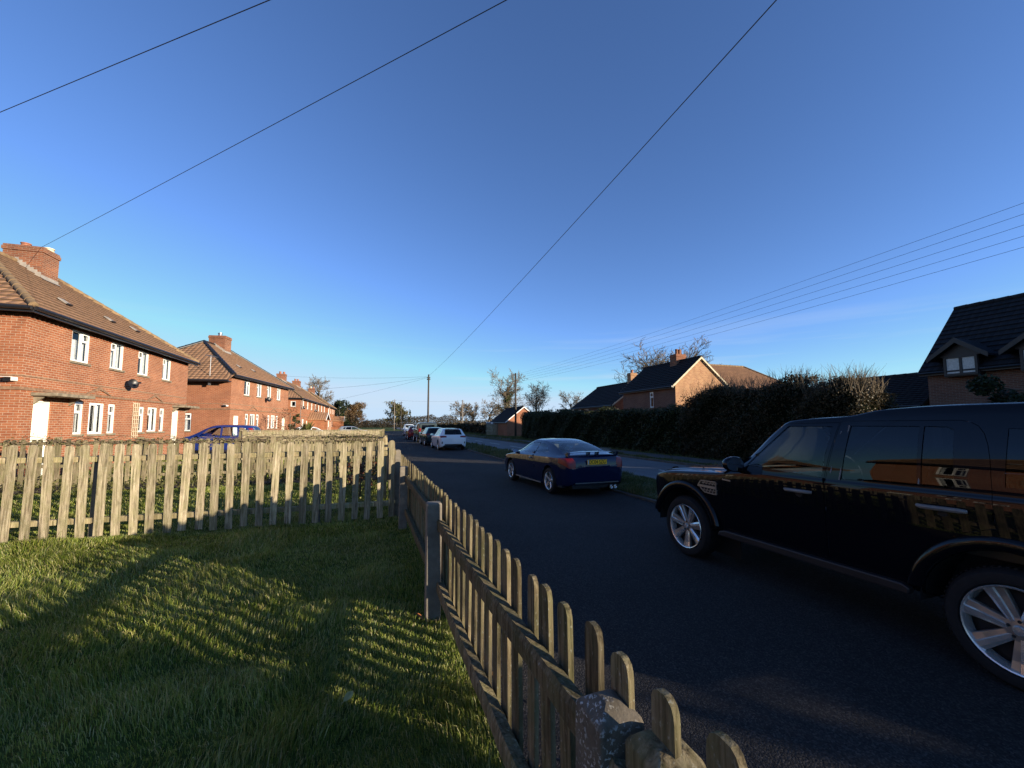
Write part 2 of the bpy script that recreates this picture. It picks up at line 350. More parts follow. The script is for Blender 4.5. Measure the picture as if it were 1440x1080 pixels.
def vnoise(x,y,s,seed):
    r=np.random.RandomState(seed); g=r.rand(64,64); u=x/s%64; v=y/s%64
    i=u.astype(int)%64;j=v.astype(int)%64;f=u%1;h=v%1; f=f*f*(3-2*f);h=h*h*(3-2*h)
    i1=(i+1)%64;j1=(j+1)%64
    return g[i,j]*(1-f)*(1-h)+g[i1,j]*f*(1-h)+g[i,j1]*(1-f)*h+g[i1,j1]*f*h
def sheet(name,x0,x1,y0,y1,z,m,kind='structure',nx=1,ny=1,amp=0,seed=0,skirt=0):
    rng=np.random.RandomState(seed); V=[];F=[]
    for j in range(ny+1):
        for i in range(nx+1):
            V.append((x0+(x1-x0)*i/nx,y0+(y1-y0)*j/ny,z+(amp*(rng.rand()-.5) if 0<i<nx else 0)))
    for j in range(ny):
        for i in range(nx):
            a=j*(nx+1)+i; F.append((a,a+1,a+nx+2,a+nx+1))
    mb=MB(); mb.add(V,F)
    if skirt:
        mb.bb(x0,x0+.001,y0,y1,z-skirt,z-.001); mb.bb(x1-.001,x1,y0,y1,z-skirt,z-.001)
    o=mb.build(name,m,smooth=True); return tag(o,kind=kind)
# one sheet to the horizon
sheet('ground',-2500,2500,-600,4500,-.06,M['field'])
def lawn_z(x,y): return .075*(vnoise(x+40,y+40,.75,51)-.5)+.04*(vnoise(x+40,y+40,.31,52)-.5)
gx=np.concatenate([np.arange(-32,-9,1.0),np.arange(-9,.71,.12)]); gx[-1]=.70; gy=np.concatenate([np.arange(-4,14,.14),np.arange(14,48.1,1.0)])
GX,GY=np.meshgrid(gx,gy); GZ=lawn_z(GX.ravel(),GY.ravel())*np.clip((.70-GX.ravel())/.4,0,1)*(GY.ravel()<13)-.02; nx_=len(gx)
mb=MB(); mb.add(np.stack([GX.ravel(),GY.ravel(),GZ],1).tolist(),[(j*nx_+i,j*nx_+i+1,(j+1)*nx_+i+1,(j+1)*nx_+i) for j in range(len(gy)-1) for i in range(nx_-1)])
tag(mb.build('lawn',M['field'],smooth=True),kind='structure')
sheet('service_road',.70,5.72,-30,112,0.0,M['asphalt'],skirt=.1)
M['verge_soil']=plain('verge_turf',(.04,.05,.014),.95,var=.5,scale=3,bump=.6)
sheet('verge',5.84,7.80,-30,112,.075,M['verge_soil'],nx=8,ny=200,amp=.03,seed=2,skirt=.14)
sheet('main_road',7.80,12.2,-60,260,.0,M['mainroad'],skirt=.1)
sheet('far_verge',12.3,60,-60,160,.05,M['field'],nx=40,ny=160,amp=.03,seed=3,skirt=.1)
sheet('pavement',13.0,14.5,-60,150,.085,M['pavement'],skirt=.05)
sheet('garden_bed',-9.9,.3,13.2,14.45,.03,M['soil'],nx=40,ny=10,amp=.06,seed=8)
sheet('driveway',-13,.6,28.0,31.6,.02,M['gravel'])
mb=MB()
for k in range(30):
    y=-20+k*6; mb.bb(9.95,10.05,y,y+3,.003,.007)
tag(mb.build('road_marking',M['paint_line']),kind='structure')
mb=MB(); rng=random.Random(5); y=-24
while y<110:
    L=.9; dz=rng.uniform(-.012,.012); mb.bb(5.72,5.84,y+.006,y+L-.006,-.05,.045+dz); y+=L
tag(mb.build('kerb',M['kerb'],bevel=.012),kind='structure')
mb=MB(); rng=random.Random(6); y=-40
while y<120:
    mb.bb(12.2,12.32,y+.006,y+.894,-.05,.09+rng.uniform(-.01,.01)); y+=.9
tag(mb.build('far_kerb',M['kerb'],bevel=.012),kind='structure')
# small trodden path over the far verge
mb=MB(); mb.add([(12.3,21.2,.100),(13.0,21.4,.100),(16.0,26.0,.100),(15.2,26.2,.100)],[(0,1,2,3)]); tag(mb.build('path',M['path']),kind='structure')
# ================================================================ grass
cyw,syw=math.cos(R(18.138)),math.sin(R(18.138))
def inview(x,y,m=260):
    d=x*syw+y*cyw; l=x*cyw-y*syw
    px=720+580*l/np.maximum(d,.05); py=597+580*1.68/np.maximum(d,.05)
    return (d>.6)&(px>-m)&(px<1440+m)&(py<1080+420)
def blades(name,regions,m,z0=0.0,seed=0,hscale=1,zf=None):
    rs=np.random.RandomState(seed); VV=[]
    for (x0,x1,y0,y1,dens,h,wd,excl) in regions:
        n=int((x1-x0)*(y1-y0)*dens); x=rs.uniform(x0,x1,n); y=rs.uniform(y0,y1,n)
        k=inview(x,y)
        if excl is not None: k&=excl(x,y)
        x=x[k];y=y[k];n=len(x)
        cl=vnoise(x,y,.45,7); cl2=vnoise(x,y,.12,9); 
        hh=h*hscale*(.30+1.9*cl**2.6+.45*cl2+.5*vnoise(x,y,.22,31)**3)*rs.uniform(.6,1.25,n)
        long=rs.rand(n)<(.004+.05*(vnoise(x,y,.9,21)>.62)); hh[long]*=2.1
        a=vnoise(x,y,.8,3)*9+rs.uniform(-1.6,1.6,n); lean=rs.uniform(.12,.85,n)+.5*long
        wa=rs.uniform(0,6.28,n)
        dx=np.cos(a)*lean;dy=np.sin(a)*lean; wx=np.cos(wa)*wd*.5;wy=np.sin(wa)*wd*.5
        z=np.full(n,z0-.012)+(zf(x,y)*np.clip((.70-x)/.4,0,1)*(y<13) if zf else 0); V=np.zeros((n,5,3))
        V[:,0]=np.stack([x-wx,y-wy,z],1);V[:,1]=np.stack([x+wx,y+wy,z],1)
        mx=x+dx*hh*.35;my=y+dy*hh*.35;mz=z+hh*.68
        V[:,2]=np.stack([mx+wx*.8,my+wy*.8,mz],1);V[:,3]=np.stack([mx-wx*.8,my-wy*.8,mz],1)
        V[:,4]=np.stack([x+dx*hh*.95,y+dy*hh*.95,z+hh*(1.05-.28*lean)],1)
        VV.append(V)
    V=np.concatenate(VV)
    # faces: quad as two tris + tip
    o=npmesh(name,V,3,m,tri_idx=[(0,1,2),(0,2,3),(3,2,4)])
    return tag(o,kind='stuff')
ex_l=lambda x,y:(x<.72-.0175*y)
blades('grass',[(-7,.75,.8,3.6,6500,.048,.0036,ex_l),(-9,.75,3.6,5.6,4600,.048,.0045,ex_l),(-11,.75,5.6,8.6,3200,.05,.006,ex_l),(-14,.75,8.6,13.4,1500,.055,.009,ex_l),(-20,.75,14.6,27,120,.07,.03,ex_l)],M['grass'],seed=11,zf=lawn_z)
M['grass_dull']=leaf_mat('verge_grass_blade',[(.035,.05,.012),(.06,.08,.017),(.09,.10,.024),(.13,.125,.04),(.22,.19,.09)],.5,.3,.3)
blades('verge_grass',[(5.74,7.85,4,12,1700,.085,.008,None),(5.76,7.85,12,24,560,.085,.014,None),(5.8,7.85,24,60,110,.09,.03,None)],M['grass_dull'],z0=.075,seed=12)
blades('far_verge_grass',[(12.25,13.05,8,40,260,.09,.018,None),(14.5,17,8,40,260,.10,.02,None),(12.3,17.5,40,90,50,.1,.04,None)],M['grass_dull'],z0=.05,seed=13)
# ================================================================ fallen leaves
M['leafy']=plain('fallen_leaf_yellow',(.30,.27,.10),.7,var=.3,scale=30)
M['leafo']=plain('fallen_leaf_orange',(.42,.14,.04),.7,var=.3,scale=30)
def fallen(label,x,y,z,s,rz,m):
    mb=MB(); rows=[(-.5,.02),(-.3,.2),(0,.3),(.25,.24),(.42,.1),(.5,.02)]
    vs=[];fs=[]
    for i,(a,b) in enumerate(rows):
        for k in (-1,0,1): vs.append((a*s,k*b*s,abs(k)*b*.5*s+.3*s*a*a))
    for i in range(len(rows)-1):
        for k in range(2):
            q=i*3+k; fs.append((q,q+1,q+4,q+3))
    mb.add(vs,fs); mb.tube([(-.75*s,0,.15*s),(-.5*s,0,.07*s)],.003,4)
    o=mb.build('fallen_leaf',m,smooth=True); o.location=(x,y,z); o.rotation_euler=(.35,-.3,rz)
    return tag(o,label,'leaf')
fallen('pale yellow fallen leaf lying in the dark grass at the front of the lawn',-.12,2.78,.055,.075,.8,M['leafy'])
fallen('orange brown fallen leaf in the grass by the foot of the concrete post',.38,3.72,.05,.085,2.1,M['leafo'])
# ================================================================ fences
def picket_mesh(w,h,th,kind,rng,z0=.0):
    """picket in local coords, width along y, thickness along x, base at z0"""
    hw=w/2; poly=[(-hw,z0),(hw,z0)]
    if kind=='dome':
        e=.042
        q_=rng.uniform(-.25,.25)
        for a,b in ((1,.048),(.93,.026),(.74,.010),(.40,.002),(q_,0),(-.45,.003),(-.78,.013),(-.95,.030),(-1,.05)): poly.append((hw*a,h-b))
    elif kind=='point': poly+=[(hw,h-.06),(0,h),(-hw,h-.06)]
    else: poly+=[(hw,h),(-hw,h)]
    mb=MB(); bow=rng.uniform(-.006,.006)
    n=len(poly)
    mb.prism(poly,lambda u,v,q:(q+bow*math.sin(v*2.5),u+rng.uniform(-.0015,.0015),v),-th/2,th/2)
    me=bpy.data.meshes.new('picket'); me.from_pydata(mb.v,[],mb.f); return me
def picket_fence(name,label,loc,rz,y0,y1,step,w,h,th,px,posts,rails,mwood,mrail,kind='dome',postspec=None,seed=1,jit=.012,tops=None,group='picket fences round the gardens',railw=(.055,.09),slope=False,sag=0,cap=100):
    rng=random.Random(seed); root=thing(name,label,'fence',loc,rz,group)
    meshes=[]
    for k in range(6):
        me=picket_mesh(w*rng.uniform(.94,1.06),h,th,kind,rng,.03); me.materials.append(mwood); meshes.append(me)
    y=y0; k=0
    first={}
    extra=MB()
    while y<y1 and k<cap:
        i=rng.randrange(6)
        o=bpy.data.objects.new('picket',meshes[i]); COL.objects.link(o); o.parent=root
        o.location=(px+rng.uniform(-.003,.003),y+rng.uniform(-jit,jit),rng.uniform(-jit,jit)*1.3); o.rotation_euler=(rng.uniform(-.018,.018),rng.uniform(-.012,.012),rng.uniform(-.04,.04))
        y+=step; k+=1
    for (zr,xr) in rails:
        ps=[y0-.05]+[p for p in posts if y0<p<y1]+[y1+.03]
        for a,b in zip(ps[:-1],ps[1:]):
            mb=MB(); n=16; rr=[]
            dz0,dz1=rng.uniform(-.01,.01),rng.uniform(-.01,.01)
            for q in range(n+1):
                f=q/n; yy=a+(b-a)*f; zz=zr+dz0*(1-f)+dz1*f-sag*math.sin(math.pi*f)
                hw,hh=railw[0]/2,railw[1]/2; j=rng.uniform(-.003,.003)
                # three-cornered rail: flat side to the pickets, nose rounded by wear
                rr.append([(xr+hw,yy,zz+hh*(.45 if slope else 1)+j*.5),(xr-hw*.75+j*.5,yy,zz+hh*(1 if slope else .85)+j*.5),(xr-hw,yy,zz+hh*.5),(xr-hw*.95+j,yy,zz-hh*.85),(xr+hw,yy,zz-hh+j)])
            vs=[p for r_ in rr for p in r_]; fs=[]
            for q in range(n):
                for e in range(5):
                    A=q*5+e;B=q*5+(e+1)%5; fs.append((A,A+5,B+5,B))
            fs.append((0,1,2,3,4)); fs.append(tuple(n*5+e for e in (4,3,2,1,0)))
            mb.add(vs,fs); mb.build('rail',mrail,root,smooth=False)
    for p in posts:
        sp=postspec(p) if postspec else dict(w=.1,h=.96,x=0,m=M['concrete'])
        mb=MB(); q=sp['w']/2; hz=sp['h']; q2=sp.get('d',sp['w'])/2
        ch=.018; tp=sp.get('peak',.03)
        vs=[];lv=[(-.3,1,1),(hz-tp,1,1),(hz,sp.get('tk',.45),sp.get('tk',.45))]
        for z,a,b in lv:
            for sx,sy in ((-1,-1),(1,-1),(1,1),(-1,1)): vs.append((sx*q*a,sy*q2*b,z))
        fs=[(3,2,1,0),(8,9,10,11)]
        for L in (0,4):
            for e in range(4): fs.append((L+e,L+(e+1)%4,L+4+(e+1)%4,L+4+e))
        mb.add(vs,fs); o=mb.build('post',sp['m'],root,loc=(sp['x'],p,0),bevel=.008)
        o.rotation_euler=(rng.uniform(-.01,.01),rng.uniform(-.012,.012),rng.uniform(-.03,.03))
    return root
def spec_front(p):
    if abs(p-1.06)<.05: return dict(w=.135,d=.135,h=.94,x=.0,m=M['lichen'],peak=.035,tk=.35)
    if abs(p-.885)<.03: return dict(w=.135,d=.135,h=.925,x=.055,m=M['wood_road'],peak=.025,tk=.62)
    return dict(w=.13,d=.12,h=.985,x=-.055,m=M['concrete'],peak=.012,tk=.88)
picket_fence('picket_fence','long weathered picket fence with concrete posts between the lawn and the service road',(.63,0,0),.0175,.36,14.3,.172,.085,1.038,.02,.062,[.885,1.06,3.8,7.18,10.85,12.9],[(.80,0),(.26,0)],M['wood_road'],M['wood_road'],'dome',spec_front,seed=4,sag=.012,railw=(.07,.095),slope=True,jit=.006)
def spec_cross(p): return dict(w=.09,d=.10,h=1.22,x=.09,m=M['dark'] if abs(p-6)>9 else M['concrete'],peak=.02)
# cross fence: local y runs towards -X (rz=90 deg)
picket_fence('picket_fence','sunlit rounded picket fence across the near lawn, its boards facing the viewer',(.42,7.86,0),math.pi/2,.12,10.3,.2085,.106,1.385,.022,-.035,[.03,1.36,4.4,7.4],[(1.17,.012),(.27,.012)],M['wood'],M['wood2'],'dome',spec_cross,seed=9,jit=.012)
def spec_2(p): return dict(w=.13,d=.11,h=1.33,x=.02,m=M['wood_old'],peak=.01,tk=.95)
picket_fence('picket_fence','old creeper covered picket fence between the lawn and the first brick house',(.35,14.6,0),math.pi/2,3.4,11.2,.19,.10,1.27,.02,-.035,[3.4,6.75,8.6,10.2],[(1.17,.012),(.55,.012),(.25,.012)],M['wood_old'],M['wood_old'],'dome',spec_2,seed=12,jit=.02)
picket_fence('picket_fence','close set pointed picket fence with a flat top rail behind the lawn fence',(.33,15.6,0),math.pi/2,.05,4.3,.098,.07,1.20,.02,-.035,[.0,2.2,4.3],[(1.24,.0),(1.06,.012),(.3,.012)],M['wood_old'],M['wood_old'],'point',lambda p:dict(w=.12,d=.11,h=1.30,x=.02,m=M['wood_old'],peak=.01,tk=.95),seed=15,jit=.003)
# solid board fence further along
r=thing('board_fence','solid pale board fence with a flat capping behind the pointed pickets','fence',(.28,21.5,0),math.pi/2,'picket fences round the gardens')
rng=random.Random(3)
mb=MB()
for k in range(40): mb.bb(-.012+rng.uniform(-.004,.004),.012,k*.15,k*.15+.146,.05,1.38+rng.uniform(-.008,.008))
mb.build('board_panel',M['wood'],r)
mb=MB(); mb.bb(-.05,.05,-.05,6.1,1.39,1.43); mb.build('capping',M['wood'],r)
for y in (-.06,2,4,6.1):
    mb=MB(); mb.bb(.02,.13,y-.05,y+.05,0,1.47); mb.build('post',M['wood_old'],r)
picket_fence('picket_fence','further run of roadside picket fence beyond the lawn corner',(.37,14.9,0),.0175,.1,16,.19,.09,1.02,.02,.062,[0,3.3,6.6,9.9,13.2,16],[(.78,0),(.26,0)],M['wood_old'],M['wood_old'],'dome',lambda p:dict(w=.11,d=.1,h=1.06,x=-.055,m=M['concrete'],peak=.02),seed=21)
# tall gate posts where the garden boundary meets the road
for i,(x,y,h,lab) in enumerate([(.20,10.0,1.42,'slender grey gate post standing inside the corner of the two fences'),(.16,13.6,1.50,'tall weathered gate post with a rusty bracket near the lawn corner')]):
    g=thing('gate_post',lab,'post',(x,y,0)); mb=MB(); mb.bb(-.05,.05,-.05,.05,-.2,h-.04); mb.add([(-.05,-.05,h-.04),(.05,-.05,h-.04),(.05,.05,h-.04),(-.05,.05,h-.04),(0,0,h)],[(0,1,4),(1,2,4),(2,3,4),(3,0,4)])
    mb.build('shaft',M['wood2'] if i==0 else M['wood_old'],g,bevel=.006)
    mb=MB(); mb.bb(-.065,.065,-.065,-.05,h-.25,h-.2); mb.bb(-.075,-.05,-.07,.03,h-.24,h-.21); mb.build('bracket',M['black'],g)
# ================================================================ houses
def wall_holes(mb,fn,L,z0,z1,holes,depth=.12,mi=0,nrm=1):
    """fn(u,z,d)->xyz, d measured into the wall"""
    us=sorted({0,L,*[h[0] for h in holes],*[h[1] for h in holes]}); zs=sorted({z0,z1,*[h[2] for h in holes],*[h[3] for h in holes]})
    us=[u for u in us if 0<=u<=L]; zs=[z for z in zs if z0<=z<=z1]
    for a,b in zip(us[:-1],us[1:]):
        for c,d in zip(zs[:-1],zs[1:]):
            if any(h[0]-1e-6<=a and b<=h[1]+1e-6 and h[2]-1e-6<=c and d<=h[3]+1e-6 for h in holes): continue
            mb.quad(fn(a,c,0),fn(b,c,0),fn(b,d,0),fn(a,d,0),mi)
    for h in holes:
        a,b,c,d=h[:4]
        mb.quad(fn(a,c,0),fn(a,d,0),fn(a,d,depth),fn(a,c,depth),mi); mb.quad(fn(b,c,0),fn(b,c,depth),fn(b,d,depth),fn(b,d,0),mi)
        mb.quad(fn(a,d,0),fn(b,d,0),fn(b,d,depth),fn(a,d,depth),mi); mb.quad(fn(a,c,0),fn(a,c,depth),fn(b,c,depth),fn(b,c,0),mi)
def fbox(mb,fn,u0,u1,z0,z1,d0,d1,mi=0):
    vs=[fn(u,z,d) for d in (d0,d1) for z in (z0,z1) for u in (u0,u1)]
    mb.add(vs,[(0,1,3,2),(4,6,7,5),(0,4,5,1),(2,3,7,6),(0,2,6,4),(1,5,7,3)],mi)
def window(root,fn,u0,u1,z0,z1,layout,frame='white',curtain=True,dep=.06,rng=random,sill=True,fw=.065):
    mb=MB(); F=fw
    fbox(mb,fn,u0,u0+F,z0,z1,dep-.03,dep+.04); fbox(mb,fn,u1-F,u1,z0,z1,dep-.03,dep+.04)
    fbox(mb,fn,u0+F,u1-F,z0,z0+F,dep-.03,dep+.04); fbox(mb,fn,u0+F,u1-F,z1-F,z1,dep-.03,dep+.04)
    W=u1-u0;H_=z1-z0
    cas=[]                                      # opening lights with thicker, proud sash
    if layout=='LR': m=u0+W*.56; mb_=[(m-.035,m+.035,z0+F,z1-F)]; cas=[(m+.035,u1-F,z1-H_*.30,z1-F)]; bars=mb_+[(m+.035,u1-F,z1-H_*.33,z1-H_*.30)]
    elif layout=='RL': m=u0+W*.44; bars=[(m-.035,m+.035,z0+F,z1-F),(u0+F,m-.035,z1-H_*.33,z1-H_*.30)]; cas=[(u0+F,m-.035,z1-H_*.30,z1-F)]
    elif layout=='T': bars=[(u0+F,u1-F,z1-H_*.36,z1-H_*.31)]; cas=[(u0+F,u1-F,z1-H_*.31,z1-F)]
    elif layout=='V': m=(u0+u1)/2; bars=[(m-.04,m+.04,z0+F,z1-F)]; cas=[(u0+F,m-.04,z0+F,z1-F)]
    elif layout=='V3': bars=[(u0+W/3-.03,u0+W/3+.03,z0+F,z1-F),(u0+2*W/3-.03,u0+2*W/3+.03,z0+F,z1-F)]
    else: bars=[]
    for b in bars: fbox(mb,fn,*b,dep-.025,dep+.03)
    for c in cas:
        s=.035; a,b,e,d=c
        for q in ((a,a+s,e,d),(b-s,b,e,d),(a+s,b-s,e,e+s),(a+s,b-s,d-s,d)): fbox(mb,fn,*q,dep-.04,dep-.0255)
    f=mb.build('window',M[frame],root)
    mb=MB(); mb.quad(fn(u0+F*.5,z0+F*.5,dep+.01),fn(u1-F*.5,z0+F*.5,dep+.01),fn(u1-F*.5,z1-F*.5,dep+.01),fn(u0+F*.5,z1-F*.5,dep+.01)); mb.build('pane',M['pane'],f)
    if sill:
        mb=MB(); fbox(mb,fn,u0-.04,u1+.04,z0-.075,z0-.002,-.06,.05); mb.build('sill',M['stone'] if sill=='s' else M['slab'],f)
    if curtain:
        mb=MB()
        def drape(a,b,lo,hi,dd):
            n=10; vs=[]
            for k in range(n+1):
                u=a+(b-a)*k/n; o=.02*math.sin(k*2.1); vs+= [fn(u,lo,dd+o),fn(u,hi,dd+o)]
            mb.add(vs,[(2*k,2*k+2,2*k+3,2*k+1) for k in range(n)])
        w_=rng.uniform(.22,.4)*W
        drape(u0+F*.6,u0+w_,z0+.03,z1-.03,.16); drape(u1-w_*rng.uniform(.5,1),u1-F*.6,z0+.03,z1-.03,.165)
        if rng.random()<.6: drape(u0+F,u1-F,z0+.03,z0+H_*rng.uniform(.4,.95),.19)
        mb.build('curtain',M['curtain'],f)
    return f
def clip(poly,k,lo,hi):
    def half(P,f):
        out=[]
        for i in range(len(P)):
            a,b=P[i],P[(i+1)%len(P)]; fa,fb=f(a),f(b)
            if fa>=0: out.append(a)
            if fa*fb<0: t=fa/(fa-fb); out.append(tuple(a[j]+(b[j]-a[j])*t for j in range(2)))
        return out
    P=half(poly,lambda p:p[k]-lo)
    return half(P,lambda p:hi-p[k]) if P else P
def tiled(mb,pts,course=.30,lift=.05,thick=.05):
    """convex planar polygon whose edge pts[0]-pts[1] is the eave"""
    P=[Vector(p) for p in pts]; o=P[0]; s=(P[1]-P[0]).normalized(); n=(P[1]-P[0]).cross(P[-1]-P[0]).normalized()
    if n.z<0: n=-n
    t=n.cross(s); 
    if t.z<0: t=-t
    q=[((p-o).dot(s),(p-o).dot(t)) for p in P]; tm=max(b for a,b in q); k=0
    tmin=min(b for a,b in q); 
    T=tmin
    while T<tm-1e-4:
        c=clip(q,1,T,min(T+course,tm)); 
        if len(c)>=3:
            up=lambda u,v:o+s*u+t*v+n*(lift*(1-(v-T)/course)+.004)
            mb.add([up(*p) for p in c],[tuple(range(len(c)))])
            lo=[p for p in c if abs(p[1]-T)<1e-5]
            if len(lo)>=2:
                a=min(lo);b=max(lo); mb.add([o+s*a[0]+t*T-n*.03,o+s*b[0]+t*T-n*.03,up(*b),up(*a)],[(0,1,2,3)],1)
        T+=course
def chimney(root,parent,x0,x1,y0,y1,zb,zt,mat,pots,flash=True):
    mb=MB(); mb.bb(x0,x1,y0,y1,zb,zt-.22); e=.035
    mb.bb(x0-e,x1+e,y0-e,y1+e,zt-.22,zt-.08); mb.bb(x0-.01,x1+.01,y0-.01,y1+.01,zt-.08,zt)
    c=mb.build('chimney',mat,parent)
    for (px,py,h,r_,mt) in pots:
        m2=MB(); m2.lathe([(r_*1.15,0),(r_*1.05,.06),(r_*.9,h*.75),(r_*1.1,h*.8),(r_*1.1,h),(r_*.75,h),(r_*.75,h-.1)],14,lambda a,b,hh:(px+a,py+b,zt-.02+hh)); m2.build('chimney_pot',M[mt],c,smooth=True,sharp=40)
    return c
def dish(root,fn,u,z,r=.19):
    mb=MB(); c=Vector(fn(u,z,-.30)); ax=(Vector((.75,-.55,.28))).normalized()
    a=ax.cross(Vector((0,0,1))).normalized(); b=a.cross(ax)
    mb.lathe([(.001,0),(r*.4,.012),(r*.75,.04),(r,.075)],20,lambda p,q,h:c+a*p+b*q*1.1+ax*(h-.05))
    mb.lathe([(.001,-.01),(r*.4,.002),(r*.75,.03),(r,.065)],20,lambda p,q,h:c+a*p+b*q*1.1+ax*(h-.05))
    mb.tube([fn(u,z-.1,0),fn(u,z-.12,-.25),c-ax*.04],.022,6); mb.tube([c-b*r*.9+ax*.02,c+ax*.38-b*.1],.012,5); mb.box(tuple(c+ax*.4-b*.09),(.07,.07,.07))
    return mb.build('satellite_dish',M['black'],root,smooth=True,sharp=40)
def semi(name,label,loc,rz,L,D,spec):
    """hipped brick house; local x=0 facade (+X), y along the road"""
    root=thing(name,label,'house',loc,rz,spec.get('group','brick houses along the left side'))
    E=spec.get('eave',5.05); bm=M[spec.get('brick','brick')]; tm=M[spec.get('tile','tile')]; rng=random.Random(spec.get('seed',1))
    F=lambda u,z,d:(-d,u,z); B=lambda u,z,d:(-D+d,u,z); S=lambda u,z,d:(-u,d,z); N_=lambda u,z,d:(-u,L-d,z)
    holes=[w[:4] for w in spec['front']]+[d[:4] for d in spec['doors']]
    mb=MB(); wall_holes(mb,F,L,-.1,E,holes,.14); wall_holes(mb,S,D,-.1,E,[w[:4] for w in spec.get('side',[])],.14); wall_holes(mb,N_,D,-.1,E,[],.1); wall_holes(mb,B,L,-.1,E,[],.1)
    # string courses and dentils
    wall=mb.build('wall',bm,root)
    mb=MB()
    fbox(mb,F,-.03,L+.03,2.70,2.79,-.035,.0); fbox(mb,S,.0,D,2.70,2.79,-.035,.0)
    fbox(mb,F,-.02,L+.02,3.10,3.135,-.02,.0); fbox(mb,S,.0,D,3.10,3.135,-.02,.0)
    for (u0,u1,zp) in spec.get('pedi',[]):
        m=(u0+u1)/2
        for a,b in ((u0,m),(u1,m)):
            p0=(a,2.79);p1=(b,zp); dx=.09 if a<b else -.09
            vs=[F(p0[0],p0[1],-.05),F(p0[0]+dx,p0[1],-.05),F(p1[0],p1[1]-.06,-.05),F(p1[0],p1[1]+.05,-.05)]
            v2=[F(p0[0],p0[1],.0),F(p0[0]+dx,p0[1],.0),F(p1[0],p1[1]-.06,.0),F(p1[0],p1[1]+.05,.0)]
            mb.add(vs+v2,[(0,1,2,3),(0,4,5,1),(1,5,6,2),(3,2,6,7),(0,3,7,4)])
    mb.build('string_course',M['stone'],root)
    mb=MB(); u=.03
    if spec.get('dentil',True):
        while u<L-.1:
            if not any(h[0]-.06<u<h[1]+.06 and h[3]>E-.3 for h in holes): fbox(mb,F,u,u+.075,E-.22,E-.06,-.02,.0)
            u+=.19
        u=.1
        while u<D-.1: fbox(mb,S,u,u+.075,E-.22,E-.06,-.02,0); u+=.19
        mb.build('dentil_course',bm,root)
    # roof
    ov=.32; rz_=spec.get('ridge',8.05); Ez=E+.07; hx=D/2; hy=hx+.25
    sdrop=spec.get('sdrop',0); so_=spec.get('sover',ov)
    A=(ov,-ov,Ez);Bq=(ov,L+ov,Ez);C=(-D-ov,L+ov,Ez);Dq=(-D-ov,-ov,Ez); P=(-hx,hy-ov,rz_);Q=(-hx,L-hy+ov,rz_)
    mb=MB()
    tiled(mb,[A,Bq,Q,P]); tiled(mb,[C,Dq,P,Q]); tiled(mb,[Bq,C,Q])
    if sdrop:
        k=sdrop/(rz_-Ez); a2=(ov*.35,-ov-so_,Ez-sdrop); d2=(-D-ov*.35,-ov-so_,Ez-sdrop); tiled(mb,[a2,d2,P])
        mb.add([A,a2,P],[(0,1,2)])
    else: tiled(mb,[Dq,A,P])
    roof=mb.build('roof',[tm,M['tile_gap']],root)
    mb=MB(); hp=[(A,P),(Bq,Q),(C,Q),(Dq,P),(P,Q)]
    for a,b in hp:
        a=Vector(a);b=Vector(b); n=max(2,int((b-a).length/.4)); 
        for k in range(n):
            p=a+(b-a)*k/n; q=a+(b-a)*(k+1)/n; up=Vector((0,0,.03)); mb.tube([p+up,q+up],[.115,.10],8)
    mb.build('ridge_tile',M[spec.get('hipm','hip')],roof,smooth=True,sharp=50)
    for (x,y) in spec.get('vents',[]):
        sl_=(rz_-Ez)/(hx+ov); z=Ez+sl_*(ov-x); a=math.atan(sl_)
        m2=MB(); m2.box((x,y,z+.09),(.30,.28,.04),0,Matrix.Rotation(a,3,'Y')); m2.box((x+.16,y,z-.02),(.03,.25,.06),1,Matrix.Rotation(a,3,'Y')); m2.build('roof_vent',[M['lead'],M['black']],roof)
    # soffit, fascia, gutter
    mb=MB(); mb.bb(.0,ov-.02,-ov+.02,L+ov-.02,E-.02,E+.01); 
    if not sdrop: mb.bb(-D,.0,-ov+.02,-.001,E-.02,E+.01)
    mb.bb(-D,.0,L+.001,L+ov-.02,E-.02,E+.01); mb.build('soffit',M['black'],root)
    mb=MB(); mb.bb(ov-.02,ov+.02,-ov,L+ov,E-.10,E+.06); mb.tube([(ov+.07,-ov-.02,E+.02),(ov+.07,L+ov+.02,E+.02)],.062,8)
    if sdrop:
        mb.bb(-D,ov*.35,-ov-so_+.0,-ov-so_+.04,Ez-sdrop-.14,Ez-sdrop-.02); mb.tube([(ov*.35,-ov-so_-.06,Ez-sdrop-.05),(-D,-ov-so_-.06,Ez-sdrop-.05)],.06,8)
        mb.bb(-D,0,-so_-ov+.03,-.001,Ez-sdrop-.08,Ez-sdrop-.04)
    else: mb.bb(-D-ov,ov,-ov-.02,-ov+.02,E-.10,E+.06); mb.tube([(-D-ov,-ov-.07,E+.02),(ov,-ov-.07,E+.02)],.062,8)
    mb.build('gutter',M['black'],root)
    # chimneys
    sl_=(rz_-Ez)/(hx+ov)
    for (x0,x1,y0,y1,zt,pots) in spec['chim']:
        zb=Ez+sl_*(ov-x1)-.3; c=chimney(root,roof,x0,x1,y0,y1,zb,zt,M['brick_chim'],pots)
        m2=MB(); z1=Ez+sl_*(ov-x1); m2.bb(x1+.002,x1+.02,y0-.02,y1+.02,z1+.02,z1+.16); 
        m2.add([(x1+.12,y0-.05,z1-.03),(x1+.12,y1+.05,z1-.03),(x1+.005,y1+.05,z1+.07),(x1+.005,y0-.05,z1+.07)],[(0,1,2,3)])
        n=7
        for k in range(n):
            xa=x1-(x1-max(x0,-hx))*k/n; zz=Ez+sl_*(ov-xa); xb=x1-(x1-max(x0,-hx))*(k+1)/n; z2=Ez+sl_*(ov-xb)
            m2.bb(xb,xa,y0-.022,y0-.002,zz+.02,z2+.17)
